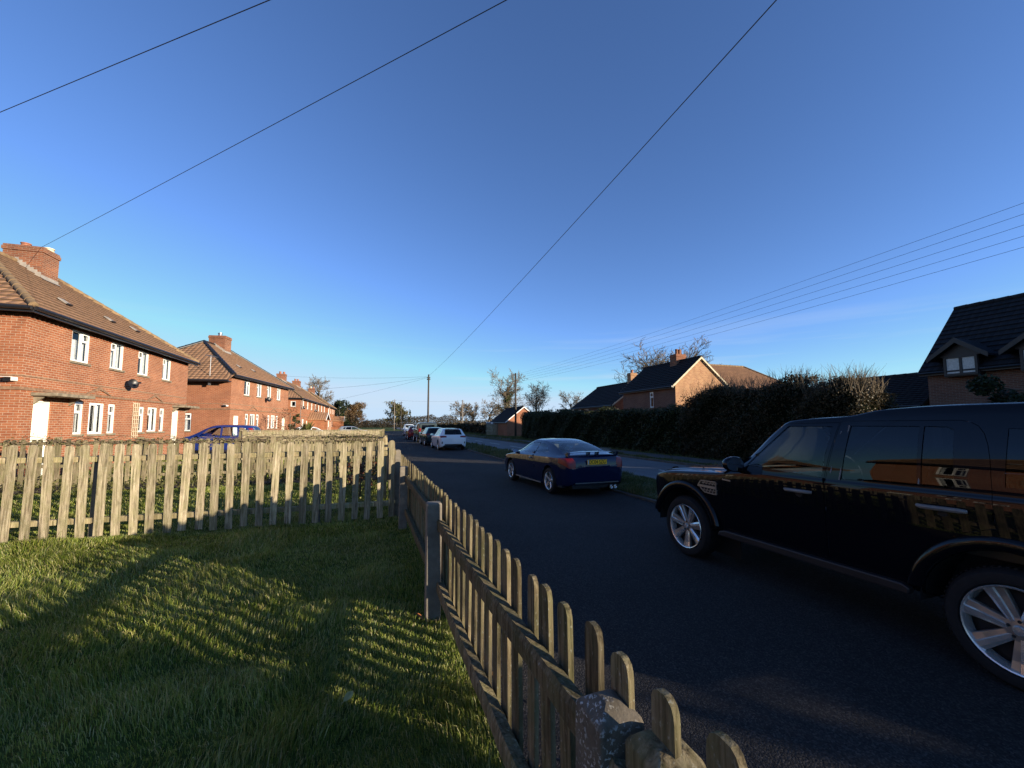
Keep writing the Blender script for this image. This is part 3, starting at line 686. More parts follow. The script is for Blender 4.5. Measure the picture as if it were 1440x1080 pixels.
        m2.build('flashing',M['lead'],c)
    # windows and doors
    for wv in spec['front']: window(root,F,*wv[:5],rng=rng,curtain=spec.get('curtain',True))
    for wv in spec.get('side',[]): window(root,S,*wv[:5],rng=rng)
    for (u0,u1,z0,z1,hx_) in spec['doors']:
        m2=MB(); fbox(m2,F,u0,u0+.06,z0,z1,.04,.12); fbox(m2,F,u1-.06,u1,z0,z1,.04,.12); fbox(m2,F,u0+.06,u1-.06,z1-.06,z1,.04,.12)
        fbox(m2,F,u0+.06,u1-.06,z0,z1-.06,.08,.12)
        for a,b in ((.2,1.0),(1.1,z1-.3)):
            for q in (0,1): 
                uu=u0+.14+q*(u1-u0-.28+.04)/2; fbox(m2,F,uu,uu+(u1-u0-.40)/2,z0+a,z0+b,.068,.0795)
        d=m2.build('door',M['cream'],root)
        m2=MB(); hu=u0+.12 if hx_ else u1-.12; m2.tube([F(hu,1.05,.03),F(hu+.1,1.05,.03)],.012,6); fbox(m2,F,hu-.03,hu+.03,1.0,1.12,.055,.079); fbox(m2,F,(u0+u1)/2-.12,(u0+u1)/2+.12,.95,1.0,.06,.079); m2.build('handle',M['metal'],d)
    for (u0,u1,z) in spec.get('canopy',[]):
        m2=MB(); fbox(m2,F,u0,u1,z,z+.10,-.62,.0); m2.build('door_canopy',M['slab'],root,bevel=.01)
        for uu in (u0+.12,u1-.18):
            m2=MB(); m2.prism([(0,z-.25),(-.28,z),(0,z)],lambda a,b,c:(-a,uu+c,b),0,.06); m2.build('canopy_bracket',M['slab'],root)
    for u in spec.get('pipes',[]):
        m2=MB(); m2.tube([(ov+.05,u,E),(.12,u,E-.35),(.06,u,E-.55),(.06,u,.05)],.034,8); 
        for z in (1,2.5,4): m2.bb(0,.07,u-.06,u+.06,z,z+.04)
        m2.build('drainpipe',M[spec.get('pipem','black')],root)
    for u,z in spec.get('dish',[]): dish(root,F,u,z)
    for u,z in spec.get('lamp',[]):
        m2=MB(); m2.box(S(u,z,-.10),(.15,.08,.10),0); m2.box(S(u-.14,z+.02,-.08),(.10,.09,.10),1); m2.tube([S(u-.07,z+.04,0),S(u-.07,z+.04,-.08)],.018,6,1); m2.box(S(u,z+.075,-.12),(.19,.16,.012),1); m2.build('security_light',[M['black'],M['white']],root)
    for u0,u1,z0,z1 in spec.get('trellis',[]):
        m2=MB(); n=4
        for k in range(n): uu=u0+(u1-u0)*k/(n-1); fbox(m2,F,uu-.015,uu+.015,z0,z1,-.035,-.02)
        z=z0+.1
        while z<z1: fbox(m2,F,u0-.03,u1+.03,z,z+.025,-.05,-.0355); z+=.17
        m2.build('trellis',M['potc'],root)
    for (x,y,z,h) in spec.get('aerial',[]):
        m2=MB(); m2.tube([(x,y,z),(x,y,z+h)],.02,6); m2.tube([(x-.1,y-.5,z+h-.05),(x+.1,y+.6,z+h-.05)],.012,5)
        for k in range(9): m2.tube([(x-.22,y-.45+k*.12,z+h-.05),(x+.22,y-.45+k*.12,z+h-.05)],.007,4)
        m2.box((x,y,z+.1),(.12,.12,.3)); m2.build('aerial',M['metal'],root)
    return root
def pair_windows(L,up,lo): pass
UP=[(1.93,2.87,3.85,4.93,'LR'),(4.10,4.98,3.87,4.93,'RL'),(6.07,6.95,3.86,4.92,'RL'),(8.24,9.08,3.86,4.92,'RL')]
LO=[(2.33,2.79,1.34,2.48,'T'),(3.10,3.96,1.33,2.48,'V'),(4.22,4.67,1.34,2.48,'T'),(6.43,6.83,1.35,2.46,'T'),(7.15,7.98,1.36,2.47,'RL'),(8.25,8.68,1.35,2.46,'T')]
POT=[(-3.55,5.3,.17,.14,'pot'),(-3.08,5.72,.19,.15,'potc'),(-3.85,5.6,.13,.13,'pot')]
def chim1(pots=POT): return [(-4.08,-2.88,5.08,5.98,8.74,pots)]
h1=dict(front=UP+LO,doors=[(.52,1.25,.05,2.42,1),(9.52,10.25,.05,2.42,0)],canopy=[(.38,2.2,2.55),(9.45,11.1,2.56)],pedi=[(2.82,4.32,3.03),(7.0,8.36,3.04)],chim=chim1(),
  vents=[(-.95,3.1),(-.95,5.75),(-.95,7.65)],dish=[(5.15,3.36)],lamp=[(.25,2.98)],trellis=[(5.9,6.33,1.1,2.62)],pipes=[],seed=3,side=[])
semi('brick_house','nearest red brick semi detached house with white windows, tall chimney and black dish',(-9.92,15.9,0),0,11.05,7.4,h1)
h0=dict(h1); h0.update(seed=8,dish=[],trellis=[])
semi('brick_house','red brick semi detached house mirrored in the side of the black off roader',(-9.92,-.8,0),0,11.05,7.4,h0)
h2=dict(front=UP+LO,doors=[(.55,1.3,.05,2.3,1),(9.7,10.45,.05,2.3,0)],pedi=[(2.82,4.32,3.03),(7.0,8.36,3.04)],
  chim=[(-4.1,-2.9,5.05,6.05,8.85,[(-3.5,5.5,.3,.15,'metal')])],side=[(2.35,3.2,1.25,2.45,'T')],vents=[(-.95,3.1),(-.95,5.6)],dish=[(5.7,3.75)],lamp=[(.3,2.95)],sdrop=.42,sover=.35,
  aerial=[(-1.2,-.35,4.4,2.0)],seed=5,hipm='black',tile='tile')
semi('brick_house','second brick semi detached house with a dark ridged hip roof beside the blue car',(-9.62,33.1,0),-R(8.0),11.05,7.4,h2)
def terr(n,off=0):
    o=[]
    for k in range(n):
        u=1.6+k*3.2+off; o.append((u,u+1.0,3.85,4.93,'V'))
        if k%2==0: o.append((u,u+1.2,1.2,2.4,'V3'))
    return o
h3=dict(front=terr(7),doors=[(4.6,5.4,.05,2.2,1),(11,11.8,.05,2.2,1),(17.4,18.2,.05,2.2,1)],chim=[(-4.3,-3.2,6.0,7.0,8.9,[(-3.9,6.3,.35,.15,'pot'),(-3.5,6.7,.35,.15,'pot')]),(-4.3,-3.2,16,17,8.9,[(-3.9,16.3,.35,.15,'pot'),(-3.6,16.7,.35,.15,'pot')])],
  side=[(.5,1.1,4.0,4.7,'')],brick='brick_far',tile='tile',dentil=False,seed=6,pipem='dull',dish=[(.9,3.9),(10.6,3.8)],pipes=[.25,11.4])
r3=semi('brick_house','distant orange brick terrace with pale gabled porch beyond the second house',(-9.5,59.5,0),-R(1.5),22.5,7.4,h3)
def porch(root,u0,u1,dpt):
    mb=MB(); mb.bb(.002,dpt,u0,u0+.2,0,2.4); mb.bb(.002,dpt,u1-.2,u1,0,2.4); mb.bb(.002,dpt,u0+.2,u1-.2,2.2,2.4); mb.build('porch_wall',M['brick_far'],root)
    m=(u0+u1)/2; mb=MB()
    for s in (-1,1):
        e=m+s*((u1-u0)/2+.25); mb.add([(0,e,2.35),(dpt+.25,e,2.35),(dpt+.25,m,3.35),(0,m,3.35),(0,e,2.47),(dpt+.25,e,2.47),(dpt+.25,m,3.47),(0,m,3.47)],[(0,1,2,3),(4,7,6,5),(0,4,5,1),(1,5,6,2),(3,2,6,7),(0,3,7,4)])
    p=mb.build('porch_roof',M['tile'],root)
    mb=MB()
    for s in (-1,1):
        e=m+s*((u1-u0)/2+.28); mb.add([(dpt+.26,e,2.25),(dpt+.30,e,2.25),(dpt+.30,m,3.28),(dpt+.26,m,3.28),(dpt+.26,e,2.5),(dpt+.30,e,2.5),(dpt+.30,m,3.53),(dpt+.26,m,3.53)],[(0,1,2,3),(4,7,6,5),(0,4,5,1),(1,5,6,2),(3,2,6,7),(0,3,7,4)])
    mb.build('bargeboard',M['white'],p)
porch(r3,5.6,9.4,2.2)
h4=dict(front=terr(4),doors=[(4.6,5.4,.05,2.2,1)],chim=[(-4.3,-3.2,5.5,6.5,9.0,[(-3.9,5.8,.35,.15,'potc'),(-3.5,6.2,.35,.15,'pot')])],brick='brick_far',tile='tile',dentil=False,seed=7,pipem='white',pipes=[.3])
r4=semi('brick_house','farthest orange brick house on the left, half hidden by the terrace',(-8.9,86,0),0,14,7.4,h4); porch(r4,9,12.5,2.0)
# ---------------------------------------------------------------- houses on the right
def gable_house(name,label,loc,rz,W,L,E,Rz,spec):
    """local: facade towards -X at x=0, depth W towards +X, length L along +Y, gables at y=0 and y=L"""
    root=thing(name,label,spec.get('cat','house'),loc,rz,None); bm=M[spec.get('brick','brick_dull')]; gm=M[spec.get('gbrick',spec.get('brick','brick_dull'))]
    F=lambda u,z,d:(d,u,z); S=lambda u,z,d:(u,d,z); N_=lambda u,z,d:(u,L-d,z); B=lambda u,z,d:(W-d,u,z)
    mb=MB(); wall_holes(mb,F,L,-.1,E,[w[:4] for w in spec.get('front',[])],.12); wall_holes(mb,B,L,-.1,E,[],.1)
    apex=spec.get('apex',W/2)
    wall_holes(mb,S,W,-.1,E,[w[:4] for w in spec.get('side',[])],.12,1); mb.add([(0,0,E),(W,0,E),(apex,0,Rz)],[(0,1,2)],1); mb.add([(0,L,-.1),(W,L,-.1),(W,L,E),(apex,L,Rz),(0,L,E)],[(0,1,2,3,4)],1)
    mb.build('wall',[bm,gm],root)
    ov=spec.get('ov',.3); vg=spec.get('vg',.12); s1=(Rz-E)/apex; s2=(Rz-E)/(W-apex); up=.10
    mb=MB(); tm=M[spec.get('tile','tile_dark')]
    tiled(mb,[(-ov,-vg,E-ov*s1+up),(-ov,L+vg,E-ov*s1+up),(apex,L+vg,Rz+up),(apex,-vg,Rz+up)],course=spec.get('course',.3)); tiled(mb,[(W+ov,L+vg,E-ov*s2+up),(W+ov,-vg,E-ov*s2+up),(apex,-vg,Rz+up),(apex,L+vg,Rz+up)])
    roof=mb.build('roof',[tm,M['slate_gap']],root)
    mb=MB(); n=int(L/.45)
    for k in range(n): mb.tube([(apex,-vg+(L+2*vg)*k/n,Rz+up+.02),(apex,-vg+(L+2*vg)*(k+1)/n,Rz+up+.02)],[.12,.105],8)
    mb.build('ridge_tile',M[spec.get('hipm','tile_dark')],roof,smooth=True,sharp=50)
    # bargeboards
    for y in (-vg-.03,L+vg):
        mb=MB()
        for (xa,za,xb,zb) in ((-ov,E-ov*s1,apex,Rz),(W+ov,E-ov*s2,apex,Rz)):
            mb.add([(xa,y,za-.03),(xb,y,zb-.03),(xb,y,zb+.12),(xa,y,za+.12),(xa,y+.03,za-.03),(xb,y+.03,zb-.03),(xb,y+.03,zb+.12),(xa,y+.03,za+.12)],[(0,1,2,3),(4,7,6,5),(0,4,5,1),(2,6,7,3),(0,3,7,4),(1,5,6,2)])
        mb.build('bargeboard',M[spec.get('barge','white')],root)
    mb=MB(); mb.tube([(-ov-.06,-vg,E-ov*s1+.03),(-ov-.06,L+vg,E-ov*s1+.03)],.06,8); mb.bb(-ov,-ov+.03,-vg,L+vg,E-ov*s1-.08,E-ov*s1+.08); mb.build('gutter',M['black'],root)
    for (x0,x1,y0,y1,zb,zt,pots) in spec.get('chim',[]): chimney(root,roof,x0,x1,y0,y1,zb,zt,M[spec.get('cm','brick_gable')],pots)
    for wv in spec.get('front',[]): window(root,F,*wv[:5],frame=spec.get('frame','white'),rng=random.Random(4),curtain=spec.get('cur',False),fw=spec.get('fw',.065))
    for wv in spec.get('side',[]): window(root,S,*wv[:5],frame=spec.get('frame','white'),rng=random.Random(4),curtain=False)
    return root
P3=lambda x,y,h=.55:[(x-.25,y-.15,h,.11,'brick_chim'),(x+.05,y-.1,h,.11,'brick_chim'),(x+.3,y+.1,h,.11,'brick_chim')]
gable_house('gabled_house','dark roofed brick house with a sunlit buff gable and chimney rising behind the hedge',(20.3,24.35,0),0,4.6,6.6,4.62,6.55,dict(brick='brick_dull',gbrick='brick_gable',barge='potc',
  cm='brick_chim',chim=[(1.85,2.75,2.0,2.75,5.9,7.2,P3(2.3,2.35,.42))],front=[(2.5,2.95,3.0,4.2,'T')],course=.26))
gable_house('gabled_house','low dark roofed wing with a small lit gable left of the buff gabled house',(21.0,33.5,0),0,6.0,8.2,3.62,5.75,dict(brick='brick_dull',gbrick='brick',chim=[(2.6,3.3,1.1,1.7,5.2,6.75,[(2.95,1.4,.35,.13,'pot')])],front=[(5.0,5.9,2.4,3.3,'V'),(6.6,7.4,2.4,3.3,'V')],barge='potc'))
gable_house('outbuilding','small red brick outbuilding with a white edged gable by the telegraph pole',(17.9,57,0),0,5.2,8.5,2.15,4.2,dict(brick='brick',gbrick='brick',barge='white',cat='outbuilding'))
h5=dict(front=[],doors=[],chim=[],dentil=False,brick='brick_dull',tile='tile_red',eave=5.0,ridge=8.1,seed=4,group='houses on the right side')
semi('hip_roof_house','house with a rust coloured hipped roof showing above the tall hedge',(30.0,31.8,0),-math.pi/2,12.5,7.4,h5)
rr=gable_house('dormer_house','dark tiled brick house with timber gabled dormers at the right edge',(24.9,1.2,0),0,5.9,11.2,4.4,7.42,dict(brick='brick_dull',ov=.35,vg=.15,barge='black',frame='trim',course=.33,apex=2.9))
def dormer(root,y,w,z0,z1,zr):
    """wall dormer standing proud of the eaves"""
    F=lambda u,z,d:(d-.44,u,z)
    mb=MB(); fbox(mb,F,y-w/2-.1,y+w/2+.1,z1,z1+.06,-.05,.6); fbox(mb,F,y-w/2-.02,y+w/2+.02,z0-.04,z1,.0,.6); mb.add([(-.47,y-w/2-.15,z1+.06),(-.47,y+w/2+.15,z1+.06),(-.47,y,zr-.1)],[(0,1,2)])
    k=0
    d=mb.build('dormer',M['trim'],root)
    mb=MB()
    for s in (-1,1):
        e=y+s*(w/2+.42); a=(-.74,e,z1-.12);b=(-.74,y,zr);c=(1.25,y,zr);f=(.55,e,z1-.12)
        up=Vector((0,0,.1)); L_=[Vector(p) for p in (a,b,c,f)]; mb.add(L_+[p+up for p in L_],[(0,1,2,3),(4,7,6,5),(0,4,5,1),(1,5,6,2),(2,6,7,3),(3,7,4,0)])
    mb.build('dormer_roof',M['tile_dark'],d)
    mb=MB()
    for s in (-1,1):
        e=y+s*(w/2+.46); mb.add([(-.79,e,z1-.2),(-.75,e,z1-.2),(-.75,y,zr-.1),(-.79,y,zr-.1),(-.79,e,z1),(-.75,e,z1),(-.75,y,zr+.13),(-.79,y,zr+.13)],[(0,1,2,3),(4,7,6,5),(0,4,5,1),(1,5,6,2),(3,2,6,7),(0,3,7,4)])
    mb.build('bargeboard',M['trim'],d)
    m2=MB(); fbox(m2,F,y-w/2,y+w/2,z0,z0+.09,-.06,.02); fbox(m2,F,y-w/2,y+w/2,z1-.07,z1,-.06,.02)
    for u in (y-w/2,y-.06,y+w/2-.09): fbox(m2,F,u,u+.09,z0+.09,z1-.07,-.055,.02)
    wv=m2.build('window',M['trim'],root)
    m2=MB(); m2.quad(F(y-w/2+.05,z0+.05,-.02),F(y+w/2-.05,z0+.05,-.02),F(y+w/2-.05,z1-.03,-.02),F(y-w/2+.05,z1-.03,-.02)); m2.build('pane',M['pane'],wv)
    m2=MB(); fbox(m2,F,y-w/2+.02,y+w/2-.02,z0+.04,z1-.04,-.012,-.006); m2.build('blind',M['curtain'],wv)
dormer(rr,9.8,1.12,3.86,4.70,5.38); dormer(rr,7.45,1.12,3.86,4.70,5.38); dormer(rr,3.9,1.12,3.86,4.70,5.38)
gable_house('garage','low dark slate roofed garage between the tall hedge and the dormer house',(25.6,13.05,0),0,5.0,5.2,2.75,4.3,dict(brick='brick_dull',barge='black',cat='garage',course=.22))
# added house out of view, ridge and end set to shade the near road
gable_house('gabled_house','unseen brick house added behind the viewer, shaped to shade the near road',(25.5,-20.4,0),0,6.2,14.2,4.4,6.6,dict(brick='brick_dull',barge='black'))
# ================================================================ trees, hedges, plants
t=NT('bark'); v=t.coord('Object'); n=t.noise(v,3.5,5); t.set(col=t.ramp(n,[(.3,(.055,.045,.034)),(.7,(.15,.125,.095))]),rough=.95,spec=.1); M['bark']=t.m
t=NT('twig_bark'); v=t.coord('Object'); n=t.noise(v,.8,4); t.set(col=t.ramp(n,[(.3,(.10,.08,.055)),(.7,(.20,.155,.105))]),rough=.95,spec=.1); M['twig']=t.m
M['hedge']=leaf_mat('hedge_leaf',[(.010,.017,.005),(.018,.030,.008),(.030,.042,.011),(.045,.05,.016),(.06,.045,.02)],.5,.15)
M['hedge_mix']=leaf_mat('mixed_hedge_leaf',[(.010,.014,.005),(.020,.024,.008),(.034,.030,.011),(.055,.038,.016),(.08,.055,.026)],.6,.15)
M['hedge_br']=leaf_mat('brown_hedge_leaf',[(.014,.017,.006),(.035,.030,.012),(.07,.048,.022),(.11,.075,.038)],.6,.15)
M['ivy']=leaf_mat('ivy_leaf',[(.014,.026,.007),(.03,.048,.012),(.055,.07,.02)],.4,.15)
M['conifer']=leaf_mat('conifer_leaf',[(.008,.016,.007),(.016,.028,.010),(.03,.042,.014)],.6,.1)
M['rust']=leaf_mat('rust_leaf',[(.09,.05,.02),(.15,.085,.035),(.22,.13,.055)],.7,.25)
M['olive']=leaf_mat('olive_leaf',[(.05,.055,.015),(.09,.09,.028),(.14,.125,.045)],.6,.25)
M['pale_leaf']=leaf_mat('pale_spiky_leaf',[(.08,.10,.025),(.14,.16,.045),(.22,.21,.08)],.5,.25)
M['redleaf']=leaf_mat('reddish_leaf',[(.12,.035,.02),(.2,.07,.035),(.10,.09,.03)],.6,.25)
M['wood_far']=leaf_mat('winter_wood',[(.022,.020,.016),(.04,.032,.024),(.055,.042,.03),(.03,.03,.018)],.95,.0,.05)
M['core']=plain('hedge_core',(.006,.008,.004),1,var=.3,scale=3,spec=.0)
def leafquads(name,C,size,m,parent=None,rs=None,flat=0.0,asp=.6,nrm=None):
    """C (n,3) leaf centres -> pointed leaf faces"""
    n=len(C); rs=rs or np.random.RandomState(1)
    a=rs.normal(size=(n,3)); 
    if nrm is not None: a=a*.8+nrm*0
    a/=np.linalg.norm(a,axis=1)[:,None]; b=rs.normal(size=(n,3)); b-=a*(a*b).sum(1)[:,None]; b/=np.linalg.norm(b,axis=1)[:,None]
    s=(size*rs.uniform(.6,1.4,n))[:,None]
    V=np.stack([C-a*s*.5,C+b*s*asp*.5,C+a*s*.5,C-b*s*asp*.5],1)
    return npmesh(name,V,4,m,parent)
def grow(trunk,twigs,p,d,L,r,lv,mx,rg,cfg):
    n=4 if lv<2 else 3; pts=[p.copy()]; rr=[r]; d=d.normalized(); q=p.copy()
    for i in range(n):
        d=(d+Vector((rg.gauss(0,1),rg.gauss(0,1),rg.gauss(0,1)))*cfg['wob']*(1+.5*lv)+Vector((0,0,cfg['up']*(lv>0)))).normalized()
        q=q+d*L/n; pts.append(q.copy()); rr.append(max(cfg['rmin'],r*(1-(.45 if lv==0 else .72)*(i+1)/n)))
    (trunk if lv<=cfg.get('tlv',1) else twigs).tube(pts,rr,6 if lv==0 else (5 if lv==1 else 3),cap=False)
    if lv>=mx: cfg.setdefault('tips',[]).append(q.copy()); return
    k=cfg['n'][lv]
    for i in range(k):
        f=(cfg['start'] if lv==0 else .25)+(1-(cfg['start'] if lv==0 else .25))*((i+rg.random())/k); f=min(f,.999); j=int(f*n); a=f*n-j
        bp=pts[j].lerp(pts[j+1],a); br=rr[j]*(1-a)+rr[j+1]*a
        ax=(pts[j+1]-pts[j]).normalized(); u=ax.orthogonal().normalized();
        u=Matrix.Rotation(i*2.399+rg.uniform(-.6,.6)+lv*1.3,3,ax)@ax.orthogonal().normalized()
        sp=R(cfg['ang'][lv]+rg.uniform(-12,12)); nd=ax*math.cos(sp)+u*math.sin(sp)
        grow(trunk,twigs,bp,nd,L*cfg['len'][lv]*rg.uniform(.7,1.15)*(1-.35*f if lv==0 else 1),max(cfg['rmin'],br*cfg.get('rk',.62)),lv+1,mx,rg,cfg)
    if lv>0: cfg.setdefault('tips',[]).append(q.copy())
def bare_tree(name,label,loc,h,seed,n=(10,7,6,5),ang=(50,45,42,40),ln=(.62,.52,.5,.48),r=.28,rmin=.012,up=.08,wob=.09,start=.25,mx=4,trunk_f=.7,group=None,twig='twig',leaves=None,cat='tree'):
    rg=random.Random(seed); a,b=MB(),MB(); cfg=dict(n=n,ang=ang,len=ln,rmin=rmin,up=up,wob=wob,start=start)
    grow(a,b,Vector((0,0,-.2)),Vector((rg.uniform(-.06,.06),rg.uniform(-.06,.06),1)),h*trunk_f,r,0,mx,rg,cfg)
    root=thing(name,label,cat,loc,0,group); top=float(np.percentile([v[2] for v in b.v],98.8)) if b.v else h; k=h/top
    for m_ in (a,b): m_.v=[(x*k,y*k,z*k) for x,y,z in m_.v]
    a.build('trunk',M['bark'],root,smooth=True); b.build('crown',M[twig],root)
    if leaves:
        rs=np.random.RandomState(seed); T=np.array([list(p*k) for p in cfg['tips']]); T=T[rs.randint(0,len(T),leaves[0])]+rs.normal(size=(leaves[0],3))*leaves[2]
        leafquads('leaves',T,leaves[1],M[leaves[3]],root,rs)
    return root
def clump_tree(name,label,loc,h,w,seed,m,nl,ls,kind='round',trunk=.12,group='trees along the street'):
    """leafy tree: trunk with limbs plus leaf clumps spread through an uneven crown"""
    rs=np.random.RandomState(seed); root=thing(name,label,'tree',loc,0,group); mb=MB(); rg=random.Random(seed)
    mb.tube([(0,0,-.2),(.03,.0,h*.4),(0,.05,h*.85)],[trunk,trunk*.7,.03],7)
    cl=[]
    for i in range(26 if kind=='round' else 40):
        if kind=='round':
            z=h*(.25+.7*rs.rand()); rr=w*.5*math.sqrt(max(.05,1-((z-h*.58)/(h*.45))**2)); q=rs.uniform(.35,1); rad=w*.16*rs.uniform(.7,1.3)
        else:
            z=h*(.08+.9*rs.rand()**.9); rr=w*.5*(1-z/h)**.75+.05; q=rs.uniform(.5,1); rad=w*.13*rs.uniform(.7,1.3)*(1.1-.6*z/h)
        an=rs.uniform(0,6.28); c=np.array([rr*q*math.cos(an),rr*q*math.sin(an),z]); cl.append((c,rad)); mb.tube([(0,0,max(.1,z-.25*rr)),tuple(c)],[trunk*.35,.012],4)
    mb.build('trunk',M['bark'],root,smooth=True)
    per=nl//len(cl); C=[]
    for c,rad in cl:
        d=rs.normal(size=(per,3)); d/=np.linalg.norm(d,axis=1)[:,None]; C.append(c+d*(rad*rs.uniform(.3,1.15,per)**.7)[:,None]*np.array([1,1,.85]))
    leafquads('crown',np.concatenate(C),ls,m,root,rs); return root
def hedge(name,label,x0,x1,y0,y1,hf,n,ls,m,seed,twigs=0,tw_h=.6,endround=.3,group='hedges along the main road',twm='twig',rz=0):
    """clipped hedge between x0..x1, y0..y1, height hf(y)"""
    rs=np.random.RandomState(seed); root=thing(name,label,'hedge',((x0+x1)/2,y0,0),rz,group); W=x1-x0;L=y1-y0
    def prof(y,s):   # s 0..1 from road-side foot over the top to the back foot
        h=hf(y0+y); e=np.minimum(1,np.sqrt(np.clip(np.minimum(y,L-y)/max(endround,.01),0,1))); hh=h*(.86+.14*e)
        per=hh*2+W; q=s*per
        x=np.where(q<hh,-W/2,np.where(q<hh+W,-W/2+(q-hh),W/2)); z=np.where(q<hh,q,np.where(q<hh+W,hh,hh-(q-hh-W)))
        b=.12*np.sin(z*2.1+y*1.7)+.10*np.sin(y*.9+1)+.07*np.sin(y*3.3+z*4)+.05*np.sin(y*7+z*9)
        x=np.where(q<hh,x-b,np.where(q>hh+W,x+b,x)); rnd=.22
        x=np.where((z>hh-.35),x*(1-.16*(z-hh+.35)/.35*(np.abs(x)>W*.3)),x); z=np.where((q>=hh)&(q<=hh+W),z+b*.8,z)
        return x,z
    ny=max(6,int(L/.6)); ns=14; vs=[];fs=[]
    for j in range(ny+1):
        for k in range(ns+1):
            x,z=prof(np.array([L*j/ny]),np.array([k/ns])); vs.append((float(x[0])*.84,L*j/ny*(1-.02)+.01*L,max(-.1,float(z[0])*.96-.05)))
    for j in range(ny):
        for k in range(ns): a=j*(ns+1)+k; fs.append((a,a+1,a+ns+2,a+ns+1))
    fs.append(tuple(range(ns+1))); fs.append(tuple(ny*(ns+1)+k for k in range(ns,-1,-1)))
    mb=MB(); mb.add(vs,fs); mb.build('branches',M['core'],root)
    y=rs.uniform(0,L,n); s=rs.uniform(0,1,n)**1.25; x,z=prof(y,s); inw=rs.uniform(0,.2,n)
    C=np.stack([x*(1-inw)+rs.normal(size=n)*.05,y+rs.normal(size=n)*.05,z*(1-inw*.25)+rs.normal(size=n)*.05],1)
    ne=int(n*min(.3,W*2.5/(L*6))); ye=np.where(rs.rand(ne)<.7,rs.uniform(-.1,.08,ne),L+rs.uniform(-.08,.1,ne)); he=float(hf(y0)); Ce=np.stack([rs.uniform(-W/2,W/2,ne),ye,rs.uniform(.05,he*.93,ne)],1)
    leafquads('leaves',np.concatenate([C,Ce]),ls,m,root,rs)
    if twigs:
        mb=MB(); rg=random.Random(seed)
        for k in range(twigs):
            yy=rg.uniform(0,L); xx=rg.uniform(-W*.45,W*.45); h=float(hf(y0+yy)); q=Vector((xx,yy,h-.35)); d=Vector((rg.gauss(0,.32),rg.gauss(0,.32),1)).normalized(); l=tw_h*rg.uniform(.4,1.25); l*=(.6+.4*math.sin(yy*1.9)**2)
            p1=q+d*(l*.5+.3); d2=(d+Vector((rg.gauss(0,.25),rg.gauss(0,.25),0))).normalized(); p2=p1+d2*l*.5; mb.tube([q,p1,p2],[.009,.006,.002],3,cap=False)
            if rg.random()<.7: mb.tube([p1,p1+(d+Vector((rg.gauss(0,.6),rg.gauss(0,.6),.2))).normalized()*l*.4],[.005,.002],3,cap=False)
        mb.build('twigs',M[twm],root)
    return root
sm=lambda y,a,b:np.clip((y-a)/(b-a),0,1)**2*(3-2*np.clip((y-a)/(b-a),0,1))
hedge('hedge','tall untrimmed dark hedge with bare twigs on top, beside the dormer house drive',14.9,16.9,11.35,17.6,lambda y:3.30+.12*np.sin(y*1.3)-.25*sm(y,16.2,17.6),36000,.085,M['hedge_mix'],1,twigs=520,tw_h=.8)
hedge('hedge','bushy brown end of the tall hedge, catching the low sun',14.9,16.9,9.3,11.3,lambda y:2.98+.08*np.sin(y*2),20000,.07,M['hedge_br'],5,twigs=380,tw_h=.85,endround=.5)
hedge('hedge','long lower clipped dark hedge in front of the gabled houses',15.2,16.6,17.7,38.0,lambda y:2.52+.02*(y-18)+.04*np.sin(y),40000,.10,M['hedge'],2)
hedge('hedge','far darker stretch of clipped hedge ending by the telegraph pole',15.2,16.8,38.1,50.8,lambda y:2.75+.035*(y-38),14000,.14,M['hedge'],3,rz=-R(12))
hedge('hedge','distant low hedge beyond the village sign board',17.8,19.2,66,150,lambda y:1.75+.15*np.sin(y*.5),12000,.30,M['hedge_br'],4)
hedge('hedge','overgrown hedge along the road behind the viewer',14.9,16.9,-26,-2.6,lambda y:2.95+.2*np.sin(y*1.1)+.12*np.sin(y*2.7),9000,.2,M['hedge'],6,twigs=700,tw_h=.9)
clump_tree('bush','rounded dark evergreen bush in front of the dormer house',(20.4,7.3,0),3.55,3.4,31,M['conifer'],16000,.12,'round',.08,None)
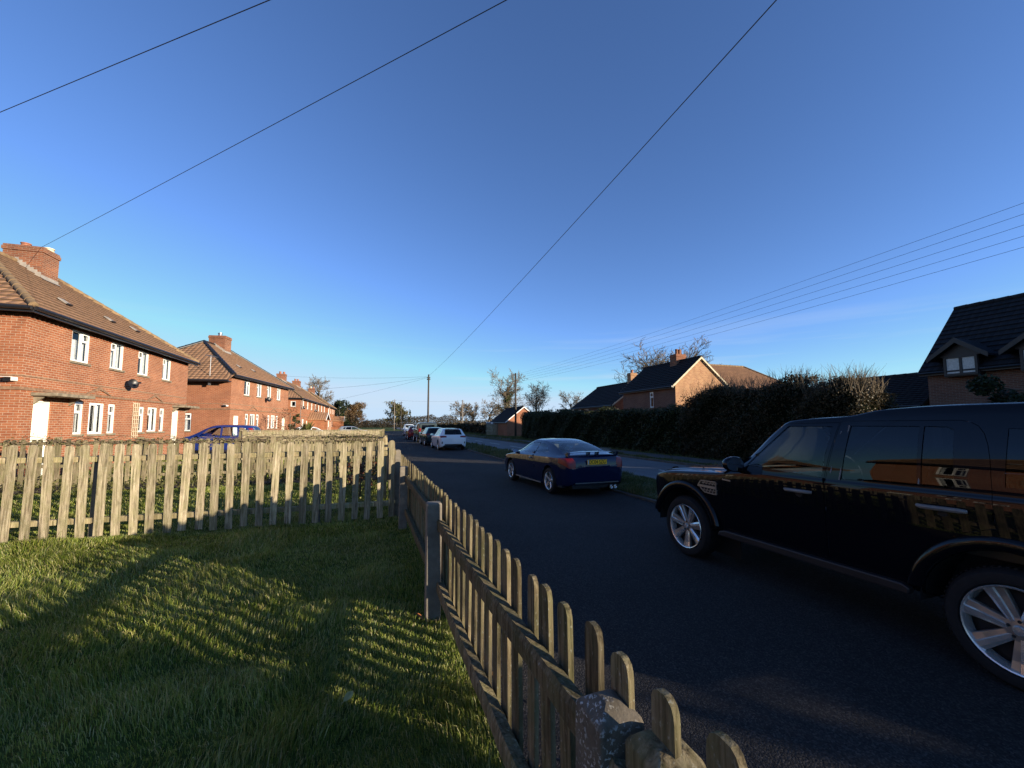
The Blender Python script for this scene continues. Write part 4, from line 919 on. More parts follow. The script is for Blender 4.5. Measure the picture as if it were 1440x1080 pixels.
for k,(lab,x,y,h,seed,kw) in enumerate([
 ('broad bare oak spreading behind the chimney of the buff gabled house',47.6,58.0,15.0,2,dict(n=(24,10,7,4),r=.55,rmin=.022,start=.35,ang=(60,48,42,40),ln=(.95,.42,.45,.45),wob=.05,trunk_f=.6,up=.04)),
 ('tall bare tree with ivy climbing its trunk behind the red outbuilding',22.4,71.6,11.2,5,dict(n=(9,7,6,5),r=.32,rmin=.018,ang=(55,45,42,40),wob=.11)),
 ('fine twigged bare tree right of the ivy clad tree',29.5,74.5,9.6,7,dict(n=(10,7,6,5),r=.22,rmin=.016,ang=(38,38,40,40))),
 ('small round headed bare tree above the far end of the clipped hedge',38,77,8.3,9,dict(n=(11,7,6,5),r=.25,rmin=.018,ang=(55,45,42,40),start=.35)),
 ('far bare tree left of the pale pole on the main road',26.9,139,9.2,11,dict(n=(10,7,6,4),r=.3,rmin=.03)),
 ('far bare tree beside its twin, right of the pale pole',31.5,139,8.8,13,dict(n=(10,7,6,4),r=.3,rmin=.03)),
 ('far spreading bare tree left of the ivy clad tree',35.8,135,9.3,15,dict(n=(10,7,6,4),r=.3,rmin=.03,ang=(60,48,45,40))),
 ('large bare tree rising behind the orange brick terrace',-15,121,14.0,17,dict(n=(10,8,6,5),r=.42,rmin=.028,ang=(48,45,42,40)))]):
    r_=bare_tree('bare_tree',lab,(x,y,0),h,seed,group='bare winter trees',**kw)
    if k==1:
        rs=np.random.RandomState(2); tv=np.array([v.co[:] for v in [c_ for c_ in r_.children if c_.name.startswith('trunk')][0].data.vertices]); tv=tv[(tv[:,2]>.3)&(tv[:,2]<7.5)&(np.hypot(tv[:,0],tv[:,1])<2.6)]; C=tv[rs.randint(0,len(tv),5200)]+rs.normal(size=(5200,3))*np.array([.26,.26,.32]); leafquads('ivy',C,.2,M['ivy'],r_,rs)
bare_tree('bare_tree','unseen bare tree added behind the viewer to dapple the lawn',(17.5,-13.2,0),5.7,33,n=(7,5,4,3),r=.12,rmin=.012,start=.35,ang=(55,48,42,40),group='bare winter trees')  # added out of view, placed so its twig shadows fall on the lawn
bare_tree('bare_tree','olive twigged round tree at the far end of the road',(6.7,156,0),9.6,23,n=(10,7,5,3),r=.3,rmin=.035,ang=(55,48,42,40),start=.2,group='bare winter trees',leaves=(2600,.5,.35,'olive'))
clump_tree('conifer','dark broad conifer beyond the last brick house',(-8.6,108,0),7.6,6.4,41,M['conifer'],9000,.36,'round',.2)
clump_tree('conifer','second dark conifer behind the rusty beech',(-6.2,114,0),7.2,5.4,42,M['conifer'],8000,.36,'round',.2)
bare_tree('beech','rusty brown round beech at the far end of the gardens',(-4.3,99,0),6.4,25,n=(11,7,5,3),r=.16,rmin=.02,ang=(50,45,42,40),start=.15,group='trees along the street',leaves=(3800,.22,.22,'rust'))
clump_tree('cypress','thin dark cypress standing far off above the parked cars',(14.2,190,0),8.5,1.5,44,M['conifer'],1800,.4,'cone',.15)
# far-off mass of trees
rs=np.random.RandomState(77); n=150000; ang=rs.uniform(R(-52),R(62),n); d=rs.uniform(230,340,n); x=d*np.sin(ang);y=d*np.cos(ang); top=2.0+4.0*vnoise(ang*100+50,d*.02,6,5)**1.5+2.2*vnoise(ang*100+50,d*.02,1.6,6); z=top*rs.uniform(0,1,n)
tag(leafquads('distant_wood',np.stack([x,y,z],1),.8,M['wood_far'],None,rs,asp=.35),kind='stuff')
tag(bpy.data.objects['distant_wood'],'low belt of winter woodland along the horizon','woodland')
# garden plants on the left
def spiky(label,loc,h,n,seed):
    rg=random.Random(seed); mb=MB(); root=thing('spiky_plant',label,'plant',loc,0,None)
    st=MB(); st.tube([(0,0,-.1),(.02,0,h*.35)],[.09,.06],7); st.build('stem',M['bark'],root)
    for k in range(n):
        a=rg.uniform(0,6.28); e=rg.uniform(.15,1.35); l=h*rg.uniform(.5,.8); d=Vector((math.cos(a)*math.cos(e),math.sin(a)*math.cos(e),math.sin(e))); p=Vector((0,0,h*.32)); s=d.cross(Vector((0,0,1))).normalized()*.035*h/1.2
        q=p+d*l*.55; tip=p+d*l+Vector((0,0,-.22*l*math.cos(e))); mb.add([p-s*.6,p+s*.6,q+s,tip,q-s],[(0,1,2,4),(4,2,3)])
    mb.build('leaves',M['pale_leaf'],root)
spiky('pale green spiky yucca in the terrace garden',(-6.2,43,0),2.2,110,3)
spiky('spiky green plant beside the far garden gate',(-1.5,40,0),1.5,60,5)
clump_tree('ivy_bush','tall ivy clad stump at the end of the second house',(-7.6,45.2,0),2.9,1.0,46,M['ivy'],1600,.16,'round',.08,None)
clump_tree('shrub','reddish leaved shrub between the near fences by the lawn corner',(-.35,10.6,0),.85,.9,47,M['redleaf'],260,.07,'round',.02,None)
clump_tree('rose_bush','thin climbing rose in front of the second house',(-6.6,37.0,0),3.0,2.4,48,M['redleaf'],700,.10,'round',.03,None)
rs=np.random.RandomState(9)
def vine(label,x0,x1,y,z,n,seed,amp=.12,m='olive'):
    rg=random.Random(seed); root=thing('climbing_vine',label,'vine',(x0,y,0),0,None); mb=MB(); L=x1-x0; C=[]
    for k in range(5):
        pts=[]; zz=z+rg.uniform(-.12,.06); N=int(L/.14)
        for i in range(N+1): pts.append((L*i/N,rg.uniform(-.06,.06),zz+amp*math.sin(i*.9+k)*.5+rg.uniform(-.04,.05)))
        mb.tube(pts,.008,4,cap=False); C+=pts
    mb.build('stems',M['twig'],root)
    rs=np.random.RandomState(seed); P=np.array(C)[rs.randint(0,len(C),n)]+rs.normal(size=(n,3))*.06; leafquads('leaves',P,.055,M[m],root,rs)
vine('leafy brown creeper along the top of the old picket fence',-9.3,-3.2,14.52,1.24,420,3)
vine('ivy tangle sprawling over the corner post of the pointed fence',-1.5,.25,15.4,1.25,260,5)
vine('dry creeper over the board fence at the right corner of the gardens',-4.4,-.2,15.55,1.26,110,6,.08,'rust')
# low weeds at the foot of the creeper fence
rs=np.random.RandomState(19); n=2600; C=np.stack([rs.uniform(-10,.2,n),rs.normal(13.6,.5,n),np.abs(rs.normal(0,.11,n))+.03],1)
tag(leafquads('ground_cover',C,.07,M['olive'],None,rs),'low weeds and dead leaves along the foot of the creeper fence','weeds',kind='stuff')
# ================================================================ cars
def mono(xs,ys,x):
    xs=np.array(xs,float);ys=np.array(ys,float); h=np.diff(xs);d=np.diff(ys)/h; m=np.zeros(len(xs)); m[0]=d[0];m[-1]=d[-1]
    for i in range(1,len(xs)-1):
        if d[i-1]*d[i]>0: w1=2*h[i]+h[i-1];w2=h[i]+2*h[i-1]; m[i]=(w1+w2)/(w1/d[i-1]+w2/d[i])
    i=np.clip(np.searchsorted(xs,x)-1,0,len(xs)-2); t=(x-xs[i])/h[i]
    return (1+2*t)*(1-t)**2*ys[i]+t*(1-t)**2*h[i]*m[i]+t*t*(3-2*t)*ys[i+1]+t*t*(t-1)*h[i]*m[i+1]
def hull(st,step=.05,belt=.975,shoulder=.06,tb=(.965,.983,.996,1.0),bulge=.0):
    """st rows: y,wb,zs,zb,wt,zr,zt (nose last). returns bmesh of the whole shell"""
    st=sorted(st); ys=[s[0] for s in st]; Y=[]
    for a,b in zip(ys[:-1],ys[1:]):
        n=max(1,int(math.ceil((b-a)/step))); Y+=[a+(b-a)*k/n for k in range(n)]
    Y.append(ys[-1]); Y=np.array(Y); P=[mono(ys,[s[k] for s in st],Y) for k in range(1,7)]
    bm=bmesh.new(); rows=[]
    for j,y in enumerate(Y):
        wb,zs,zb,wt,zr,zt=[p[j] for p in P]
        wt=min(wt,wb*.97); h=zb-zs; wbt=wb*belt
        C=[(wb*.86,zs-.01),(wb*.93,zs),(wb*tb[0],zs+.10*h),(wb*tb[1],zs+.35*h),(wb*tb[2],zs+.62*h),(wb*tb[3],zs+.84*h),(wb*(belt+1)/2+.002,zb-shoulder*.4),(wbt,zb)]
        g=max(zr-zb,.005)
        C+=[(wbt+(wt-wbt)*(.36-bulge),zb+g*.36),(wbt+(wt-wbt)*(.74-bulge*.8),zb+g*.74),(wt,zb+g)]
        c=max(zt-zr,.004); C+=[(wt*.965,zr+c*.30),(wt*.90,zr+c*.52),(wt*.72,zr+c*.78),(wt*.4,zr+c*.96),(0,zt)]
        ring=[]
        # refine between control points
        for a in range(len(C)-1):
            p0=C[max(a-1,0)];p1=C[a];p2=C[a+1];p3=C[min(a+2,len(C)-1)]
            for t_ in (0,.5):
                q=[]
                for k in range(2):
                    lo,hi=min(p1[k],p2[k]),max(p1[k],p2[k]); v=.5*((2*p1[k])+(p2[k]-p0[k])*t_+(2*p0[k]-5*p1[k]+4*p2[k]-p3[k])*t_**2+(3*p1[k]-p0[k]-3*p2[k]+p3[k])*t_**3); q.append(min(max(v,lo-.002),hi+.002))
                ring.append(tuple(q))
        ring.append(C[-1])
        full=[(x,z) for x,z in ring]+[(-x,z) for x,z in ring[-2::-1]]
        rows.append([bm.verts.new((x,y,z)) for x,z in full])
    n=len(rows[0])
    for a,b in zip(rows[:-1],rows[1:]):
        for k in range(n-1): bm.faces.new((a[k],a[k+1],b[k+1],b[k]))
    bm.faces.new(rows[-1]); bm.faces.new(rows[0][::-1])
    bm.normal_update()
    bmesh.ops.recalc_face_normals(bm,faces=bm.faces); bm.normal_update()
    # outward check
    f=max(bm.faces,key=lambda f:f.calc_center_median().x)
    if f.normal.x<0: bmesh.ops.reverse_faces(bm,faces=bm.faces)
    bm.normal_update(); return bm
from mathutils.bvhtree import BVHTree
from mathutils.interpolate import poly_3d_calc
CL={}
def set_clean(bm):
    bm.faces.ensure_lookup_table(); bm.normal_update(); CL['t']=BVHTree.FromBMesh(bm); CL['f']=[[(v.co.copy(),v.normal.copy()) for v in f.verts] for f in bm.faces]
def clean_normal(p):
    loc,nrm,i,d=CL['t'].find_nearest(p)
    if i is None or d>.012: return None
    f=CL['f'][i]
    if len(f)>6: return nrm
    w=poly_3d_calc([c for c,_ in f],loc); n=Vector((0,0,0))
    for k,(c,q) in zip(w,f): n+=q*k
    return n.normalized() if n.length>1e-6 else nrm
AX={'x':(1,2),'y':(0,2),'z':(0,1)}
def inpoly(p,poly):
    c=False;n=len(poly);j=n-1
    for i in range(n):
        a,b=poly[i],poly[j]
        if (a[1]>p[1])!=(b[1]>p[1]) and p[0]<(b[0]-a[0])*(p[1]-a[1])/(b[1]-a[1])+a[0]: c=not c
        j=i
    return c
def cut(bm,poly,ax,sgn,thr=.25,lim=None):
    k={'x':0,'y':1,'z':2}[ax]; u,v=AX[ax]
    lo=[min(p[i] for p in poly)-1e-4 for i in (0,1)]; hi=[max(p[i] for p in poly)+1e-4 for i in (0,1)]
    def sel():
        out=[]
        for f in bm.faces:
            if f.normal[k]*sgn<thr: continue
            if k==0 and f.calc_center_median().x*sgn<.1: continue
            if lim and not lim(f.calc_center_median()): continue
            if max(w.co[u] for w in f.verts)<lo[0] or min(w.co[u] for w in f.verts)>hi[0] or max(w.co[v] for w in f.verts)<lo[1] or min(w.co[v] for w in f.verts)>hi[1]: continue
            out.append(f)
        return out
    for i in range(len(poly)):
        a,b=poly[i],poly[(i+1)%len(poly)]; co_=[0,0,0]; no=[0,0,0]; co_[u],co_[v]=a; no[u],no[v]=(b[1]-a[1]),-(b[0]-a[0])
        fs=sel(); geom=list({e for f in fs for e in f.edges})+list({w for f in fs for w in f.verts})+fs
        if not fs: continue
        bmesh.ops.bisect_plane(bm,geom=geom,plane_co=co_,plane_no=no,dist=1e-5)
    bm.normal_update()
    return [f for f in sel() if inpoly((f.calc_center_median()[u],f.calc_center_median()[v]),poly)]
def take(bm,faces):
    """move faces to a new bmesh"""
    nb=bmesh.new(); mp={}
    for f in faces:
        vs=[]
        for w in f.verts:
            if w not in mp: mp[w]=nb.verts.new(w.co)
            vs.append(mp[w])
        nb.faces.new(vs)
    bmesh.ops.delete(bm,geom=faces,context='FACES'); nb.normal_update(); bm.normal_update(); return nb
def finish(bm,name,mats,parent,gap=0,off=0,rim=0,sharp=42):
    if gap and len(bm.faces):
        r_=bmesh.ops.inset_region(bm,faces=list(bm.faces),thickness=gap,use_boundary=True,use_even_offset=False); bmesh.ops.delete(bm,geom=r_['faces'],context='FACES'); bm.normal_update()
    if off:
        bm.normal_update()
        for w in bm.verts: w.co-=w.normal*off
    if rim:
        be=[e for e in bm.edges if e.is_boundary]; nm={w:w.normal.copy() for w in bm.verts}
        r_=bmesh.ops.extrude_edge_only(bm,edges=be); vs=[g for g in r_['geom'] if isinstance(g,bmesh.types.BMVert)]
        for w in vs:
            s=[e.other_vert(w) for e in w.link_edges if e.other_vert(w) in nm]
            n_=nm[s[0]] if s else w.normal
            w.co-=n_*rim
    me=bpy.data.meshes.new(name); bm.to_mesh(me); bm.free(); setmat(me,mats)
    me.polygons.foreach_set('use_smooth',[True]*len(me.polygons)); me.set_sharp_from_angle(angle=R(sharp))
    if CL:
        ns=[]; 
        for v in me.vertices:
            n_=clean_normal(v.co); ns.append(n_ if n_ is not None else v.normal.copy())
        # rims keep their own facing: only faces that lie on the shell take its smooth normals
        ln=[]
        for p in me.polygons:
            for li in p.loop_indices:
                n_=ns[me.loops[li].vertex_index]; ln.append(n_ if n_.dot(p.normal)>.6 else p.normal.copy())
        me.normals_split_custom_set(ln)
    o=bpy.data.objects.new(name,me); return link(o,parent)
def arc(yc,zc,r,z0,n=18):
    a0=math.asin(max(-1,min(1,(z0-zc)/r))); return [(yc+r*math.cos(math.pi-a0-(math.pi-2*a0)*k/n),zc+r*math.sin(math.pi-a0-(math.pi-2*a0)*k/n)) for k in range(n+1)]
def wheel(parent,x,y,Rt,Rr,wd,sd,style,detail=1):
    """wheel at (x,y); sd +1/-1 = outward x; x = outer face"""
    F=lambda a,b,h:(sd*h,a,b)
    mb=MB(); n=40 if detail else 20
    mb.lathe([(.001,-.09),(Rr*.82,-.09),(Rr*.82,-.10),(Rr*.97,-.105),(Rr*.97,-wd+.02),(.001,-wd+.02)],n,F)
    o=mb.build('wheel',M['dark'],parent,loc=(x,y,Rt),smooth=True,sharp=35)
    mb=MB(); s=Rt-Rr
    mb.lathe([(Rr*.985,-.03),(Rr+.012,-.006),(Rr+s*.35,0.0),(Rr+s*.7,-.006),(Rt-.02,-.022),(Rt-.004,-.05),(Rt,-.085),(Rt,-wd*.5),(Rt,-wd+.06),(Rt-.02,-wd+.02),(Rr,-wd),(Rr*.96,-wd+.02)],n,F)
    if detail:   # tread blocks
        for k in range(64):
            a=2*math.pi*k/64; c=Vector(F(math.cos(a)*(Rt+.001),math.sin(a)*(Rt+.001),-.075)); mb.box(c,(.055,.016,.008),0,Matrix.Rotation(a+math.pi/2,3,'X'))
    mb.build('tyre',M['rubber'],o,smooth=True,sharp=35)
    mb=MB()
    mb.lathe([(Rr*.985,-.045),(Rr*1.0,-.006),(Rr*.985,.0),(Rr*.955,-.004),(Rr*.925,-.03),(Rr*.905,-.08)],n,F,0)
    ns=style[0]; w0,w1=style[1],style[2]
    def P(r,t,h): return lambda a: F(r*math.cos(a)-t*math.sin(a),r*math.sin(a)+t*math.cos(a),h)
    for k in range(ns):
        a=2*math.pi*k/ns+style[3]
        r0,r1=Rr*.20,Rr*.955
        sec=[]
        for f in (0,.35,.7,1.):
            r=r0+(r1-r0)*f; hw=(w0+(w1-w0)*f)/2*Rr; hz=-.035+.012*math.sin(f*math.pi*.6)+(.012 if f>.9 else 0)
            sec.append([P(r,-hw,hz-.05)(a),P(r,-hw,hz-.012)(a),P(r,-hw*.55,hz)(a),P(r,hw*.02,hz+.002)(a),P(r,hw*.16,hz-.010)(a),P(r,hw*.9,hz-.012)(a),P(r,hw,hz-.02)(a),P(r,hw,hz-.05)(a)])
        vs=[p for s_ in sec for p in s_]
        for q in range(3):
            for e in range(7):
                A=q*8+e; mb.add([vs[A],vs[A+1],vs[A+9],vs[A+8]],[(0,1,2,3)],1 if e in(0,4,5,6) else 0)
    mb.lathe([(.001,-.016),(Rr*.10,-.018),(Rr*.125,-.024),(Rr*.13,-.034),(Rr*.27,-.038),(Rr*.29,-.055),(Rr*.29,-.09)],24,F,1)
    mb.lathe([(.001,-.012),(Rr*.095,-.0135),(Rr*.105,-.02)],20,F,0)
    for k in range(5):
        a=2*math.pi*k/5+.3; c=F(Rr*.20*math.cos(a),Rr*.20*math.sin(a),-.034); mb.lathe([(.001,.004),(Rr*.035,.003),(Rr*.042,-.01)],8,lambda p,q,h:(c[0]+sd*h,c[1]+p,c[2]+q),2)
    mb.build('rim',[M['alloy'],M['alloy_dark'],M['dark']],o,smooth=True,sharp=30)
    return o
def prism_part(name,parent,m,poly,fn,a,b,bevel=0):
    mb=MB(); mb.prism(poly,fn,a,b); return mb.build(name,m,parent,bevel=bevel)
def text_mesh(txt,size,m,parent,loc,rot,name='lettering',ext=.0015,wscale=1):
    cu=bpy.data.curves.new('txt','FONT'); cu.body=txt; cu.size=size; cu.align_x='CENTER'; cu.align_y='CENTER'; cu.extrude=ext
    to=bpy.data.objects.new('txt',cu); COL.objects.link(to); bpy.context.view_layer.update()
    me=bpy.data.meshes.new_from_object(to.evaluated_get(bpy.context.evaluated_depsgraph_get())); bpy.data.objects.remove(to); bpy.data.curves.remove(cu)
    me.name=name; me.materials.clear(); me.materials.append(m); o=bpy.data.objects.new(name,me); link(o,parent); o.location=loc; o.rotation_euler=rot; o.scale=(wscale,1.25,1); return o
def seat(parent,x,y,z,m,head=True,k=1):
    mb=MB(); mb.box((x,y+.05,z),(.50,.52,.16)); mb.box((x,y-.26,z+.36),(.48,.14,.62),0,Matrix.Rotation(.25,3,'X'))
    if head: mb.box((x,y-.38,z+.80),(.27,.10,.19),0,Matrix.Rotation(.2,3,'X')); mb.tube([(x-.06,y-.34,z+.6),(x-.06,y-.37,z+.75)],.008,5); mb.tube([(x+.06,y-.34,z+.6),(x+.06,y-.37,z+.75)],.008,5)
    
    mb.v=[(x+(a-x)*k,y+(b-y)*k,z+(c-z)*k) for a,b,c in mb.v]
    return mb.build('seat',m,parent,bevel=.04)
def car(name,label,cat,loc,rz,sp,scale=1,group='cars parked along the service road'):
    root=thing(name,label,cat,loc,rz,group); root.scale=(scale,)*3 if not isinstance(scale,tuple) else scale
    bm=hull(sp['st'],sp.get('step',.05),belt=sp.get('belt',.975),tb=sp.get('tb',(.965,.983,.996,1.0)),bulge=sp.get('bulge',.0)); set_clean(bm); pm=M[sp['paint']]; det=sp.get('detail',1)
    # wheel arches
    for yc in sp['axles']:
        for s in (1,-1):
            f=cut(bm,arc(yc,sp['rt']+.01,sp['ra'],sp.get('za',.05)),'x',s,.1); bmesh.ops.delete(bm,geom=f,context='FACES')
    L=[]
    for s in (1,-1):
        for poly in sp.get('doors',[]):
            d=take(bm,cut(bm,poly,'x',s,.12)); L.append((d,s,poly))
    doors=[]
    for d,s,poly in L:
        wins=[]
        for wp,gm in sp['dwins']:
            if inpoly((sum(p[0] for p in wp)/len(wp),sum(p[1] for p in wp)/len(wp)),poly):
                wins.append((take(d,cut(d,wp,'x',s,.12)),gm))
        do=finish(d,'door',pm,root,gap=.0035,rim=.02); doors.append((do,s,poly))
        for g,gm in wins: finish(g,'window',M[gm],do,off=.006)
        for (hy,hz,hl) in sp.get('handles',[]):
            if inpoly((hy,hz),poly):
                mb=MB(); wx=sp['hx']; mb.tube([(s*(wx+.01),hy-hl/2,hz),(s*(wx+.035),hy-hl/2+.03,hz+.002),(s*(wx+.035),hy+hl/2-.03,hz-.002),(s*(wx+.01),hy+hl/2,hz)],[.013,.017,.017,.013],8)
                mb.lathe([(.001,.004),(.045,.003),(.055,.0)],18,lambda a,b,h:(s*(wx-.004+h),hy+a*.9,hz-.012+b),1)
                mb.build('handle',[M[sp.get('handlem','dull')],M['dark']],do,smooth=True,sharp=40)
    for wp,gm in sp.get('bwins',[]):
        for s in (1,-1): finish(take(bm,cut(bm,wp,'x',s,.12)),'side_window',M[gm],root,off=.005)
    f=cut(bm,sp['wscreen'],'y',1,.12,lambda c:c.z>sp['wz'] and c.y>sp['wy']); finish(take(bm,f),'windscreen',M[sp.get('wsm','carglass')],root,off=.004)
    rw=sp['rwin']; 
    f=cut(bm,rw[1],rw[0],-1 if rw[0]=='y' else 1,.1,rw[2]); finish(take(bm,f),'rear_window',M[sp.get('rearm','privacy')],root,off=.004)
    if 'bonnet' in sp: finish(take(bm,cut(bm,sp['bonnet'],'z',1,.3)),'bonnet',pm,root,gap=.003,rim=.02)
    for nm,ax,sg,poly,mt,lim in sp.get('lamps',[]):
        for mir in (1,-1):
            pl=[(p[0]*mir,p[1]) for p in poly] if ax=='y' else poly
            s2=sg if ax=='y' else mir
            f=cut(bm,pl,ax,s2,.05,(lambda c,m=mir:lim(c) and c.x*m>-.001)); 
            if f: finish(take(bm,f),nm,M[mt],root,off=-.002)
    for nm,ax,sg,poly,mt,lim in sp.get('panels',[]):
        f=cut(bm,poly,ax,sg,.05,lim)
        if f: finish(take(bm,f),nm,M[mt],root,off=sp.get('poff',0))
    body=finish(bm,'body',pm,root)
    # underside, floor and wheel wells
    mb=MB(); W=sp['W']; y0=min(s[0] for s in sp['st']);y1=max(s[0] for s in sp['st']); zf=sp['floor']
    a0,a1=sorted(sp['axles']); r_=sp['ra']
    for (p,q) in ((y0+.25,a0-r_-.02),(a0+r_+.02,a1-r_-.02),(a1+r_+.02,y1-.25)): mb.bb(-W*.93,W*.93,p,q,zf-.03,zf+.02)
    mb.bb(-W*.60,W*.60,y0+.25,y1-.25,zf-.031,zf+.021)
    for yc in sp['axles']:
        for s in (1,-1):
            mb.lathe([(r_+.02,W*.97),(r_+.02,W*.55)],20,lambda a,b,h,yc=yc,s=s:(s*h,yc+a,sp['rt']+b),0,0,math.pi,False)
            mb.box((s*W*.56,yc,sp['rt']+.1),(.02,2*r_,2*r_*.9))
    mb.bb(-W*.85,W*.85,sp['dash']-.15,sp['dash']+.25,zf+.3,sp['belt_z']-.03)     # dashboard bulk
    mb.build('chassis',M['dark'],root)
    if det:
        for (x,y,z) in sp.get('seats',[]): seat(root,x,y,z,M['fabric'],k=sp.get('sk',1))
        mb=MB(); c=Vector((.36,sp['dash']-.28,sp['belt_z']-.02)); 
        for k in range(20):
            a=2*math.pi*k/20;b=2*math.pi*(k+1)/20; g=lambda t_:c+Vector((.18*math.cos(t_),.06*math.sin(t_),.17*math.sin(t_))); mb.tube([g(a),g(b)],.014,5,cap=False)
        mb.tube([c,c+Vector((0,.25,-.12))],.03,6); mb.bb(c.x-.16,c.x+.16,c.y-.01,c.y+.02,c.z-.02,c.z+.02); mb.build('steering_wheel',M['black'],root)
        mb=MB(); mb.box((0,sp['mir'][0],sp['mir'][1]),(.24,.03,.065)); mb.tube([(0,sp['mir'][0],sp['mir'][1]),(0,sp['mir'][0]+.08,sp['mir'][1]+.08)],.01,5); mb.build('rear_view_mirror',M['black'],root)
    # door mirrors
    mx,my,mz,ms=sp['dm']
    for s in (1,-1):
        mb=MB(); mb.lathe([(.001,.16),(.6,.15),(.85,.11),(1,.04),(1,-.02),(.94,-.035)],18,lambda a,b,h:(s*(mx+ms*1.15*a*(1 if abs(a)<.8 else .97)),my+h*ms*5,mz+ms*.72*b))
        mb.tube([(s*(mx-.20),my+.03,mz-.07),(s*(mx-.02),my+.01,mz-.05)],[.045,.035],7)
        d=mb.build('door_mirror',M[sp.get('dmm',sp['paint'])],root,smooth=True,sharp=50)
        mb=MB(); mb.lathe([(.001,0),(.92,0)],18,lambda a,b,h:(s*(mx+ms*1.13*a),my-.03*ms*5,mz+ms*.70*b)); mb.build('mirror_glass',M['mirror'],d)
    for yc in sp['axles']:
        for s in (1,-1): wheel(root,s*sp['track'],yc,sp['rt'],sp['rr'],sp['tw'],s,sp['rim'],det)
    return root
# ---------------------------------------------------------------- big black off roader
FW=[(.50,1.245),(.42,1.34),(.075,1.662),(-.345,1.660),(-.295,1.203)]
RW=[(-.465,1.21),(-.505,1.665),(-.985,1.665),(-.985,1.228)]
QW=[(-1.015,1.229),(-1.02,1.665),(-1.15,1.66),(-1.185,1.64),(-1.195,1.26),(-1.17,1.232)]
SUVST=[(-2.54,0.8,0.58,1.12,0.8,1.56,1.66),(-2.48,0.92,0.5,1.19,0.8,1.735,1.77),(-2.2,0.95,0.45,1.22,0.8,1.8,1.835),(-1.2,0.957,0.43,1.215,0.8,1.81,1.845),(-0.72,0.957,0.43,1.205,0.8,1.79,1.825),(-0.45,0.957,0.43,1.2,0.8,1.74,1.775),(-0.1,0.957,0.43,1.195,0.8,1.72,1.755),(0.08,0.957,0.43,1.19,0.8,1.7,1.735),(0.22,0.957,0.43,1.185,0.8,1.615,1.65),(0.5,0.957,0.43,1.165,0.8,1.37,1.43),(0.74,0.957,0.43,1.135,0.79,1.185,1.245),(0.86,0.957,0.43,1.115,0.8,1.14,1.185),(1.2,0.957,0.44,1.085,0.8,1.115,1.155),(1.7,0.955,0.45,1.045,0.8,1.075,1.11),(1.95,0.915,0.47,1.0,0.78,1.03,1.065),(2.1,0.85,0.49,0.93,0.72,0.965,1.0),(2.18,0.74,0.53,0.8,0.66,0.84,0.87)]
SUV=dict(st=SUVST,paint='pblack',axles=(-1.445,1.445),rt=.378,rr=.272,ra=.475,za=.10,track=.945,tw=.25,rim=(7,.24,.40,.25),tb=(.960,.980,.994,1.0),belt=.986,bulge=.16,wsm='misted',W=.955,floor=.46,step=.05,
 doors=[[(.845,.47),(.80,.80),(.775,1.12),(.62,1.235),(.52,1.31),(.105,1.688),(-.405,1.70),(-.325,1.2),(-.305,.47)],[(-.315,.47),(-.335,1.2),(-.415,1.712),(-1.22,1.712),(-1.27,1.70),(-1.315,1.67),(-1.345,1.62),(-1.365,1.55),(-1.38,1.44),(-1.395,1.0),(-1.23,.935),(-1.06,.79),(-.945,.60),(-.925,.47)]],
 dwins=[(FW,'carglass'),(RW,'privacy'),(QW,'privacy')],bwins=[([(-1.445,1.275),(-1.455,1.655),(-2.12,1.635),(-2.16,1.30),(-2.1,1.275)],'privacy')],
 handles=[(-.09,1.055,.26),(-1.13,1.085,.27)],hx=.957,handlem='dull',wscreen=[(-.74,1.225),(.74,1.225),(.73,1.68),(-.73,1.68)],wz=1.15,wy=.1,
 rwin=('y',[(-.62,1.2),(.62,1.2),(.58,1.6),(-.58,1.6)],lambda c:c.y<-2.3),bonnet=[(-.78,.93),(.78,.93),(.70,2.04),(-.70,2.04)],
 lamps=[('headlight','y',1,[(.52,.80),(.84,.84),(.80,1.0),(.54,.98)],'clearlamp',lambda c:c.y>1.9),('taillight','y',-1,[(.68,.9),(.93,.9),(.9,1.3),(.66,1.3)],'redlamp',lambda c:c.y<-2.3)],
 seats=[(.40,-.32,.78),(-.40,-.32,.78),(.42,-1.20,.82),(0,-1.20,.82),(-.42,-1.20,.82)],dash=.55,belt_z=1.17,mir=(.18,1.52),dm=(1.06,.535,1.25,.115))
suv=car('off_roader','large black off roader with silver seven spoke wheels parked nearest the fence','off-road car',(4.78,3.045,0),R(1.2),SUV,group=None)
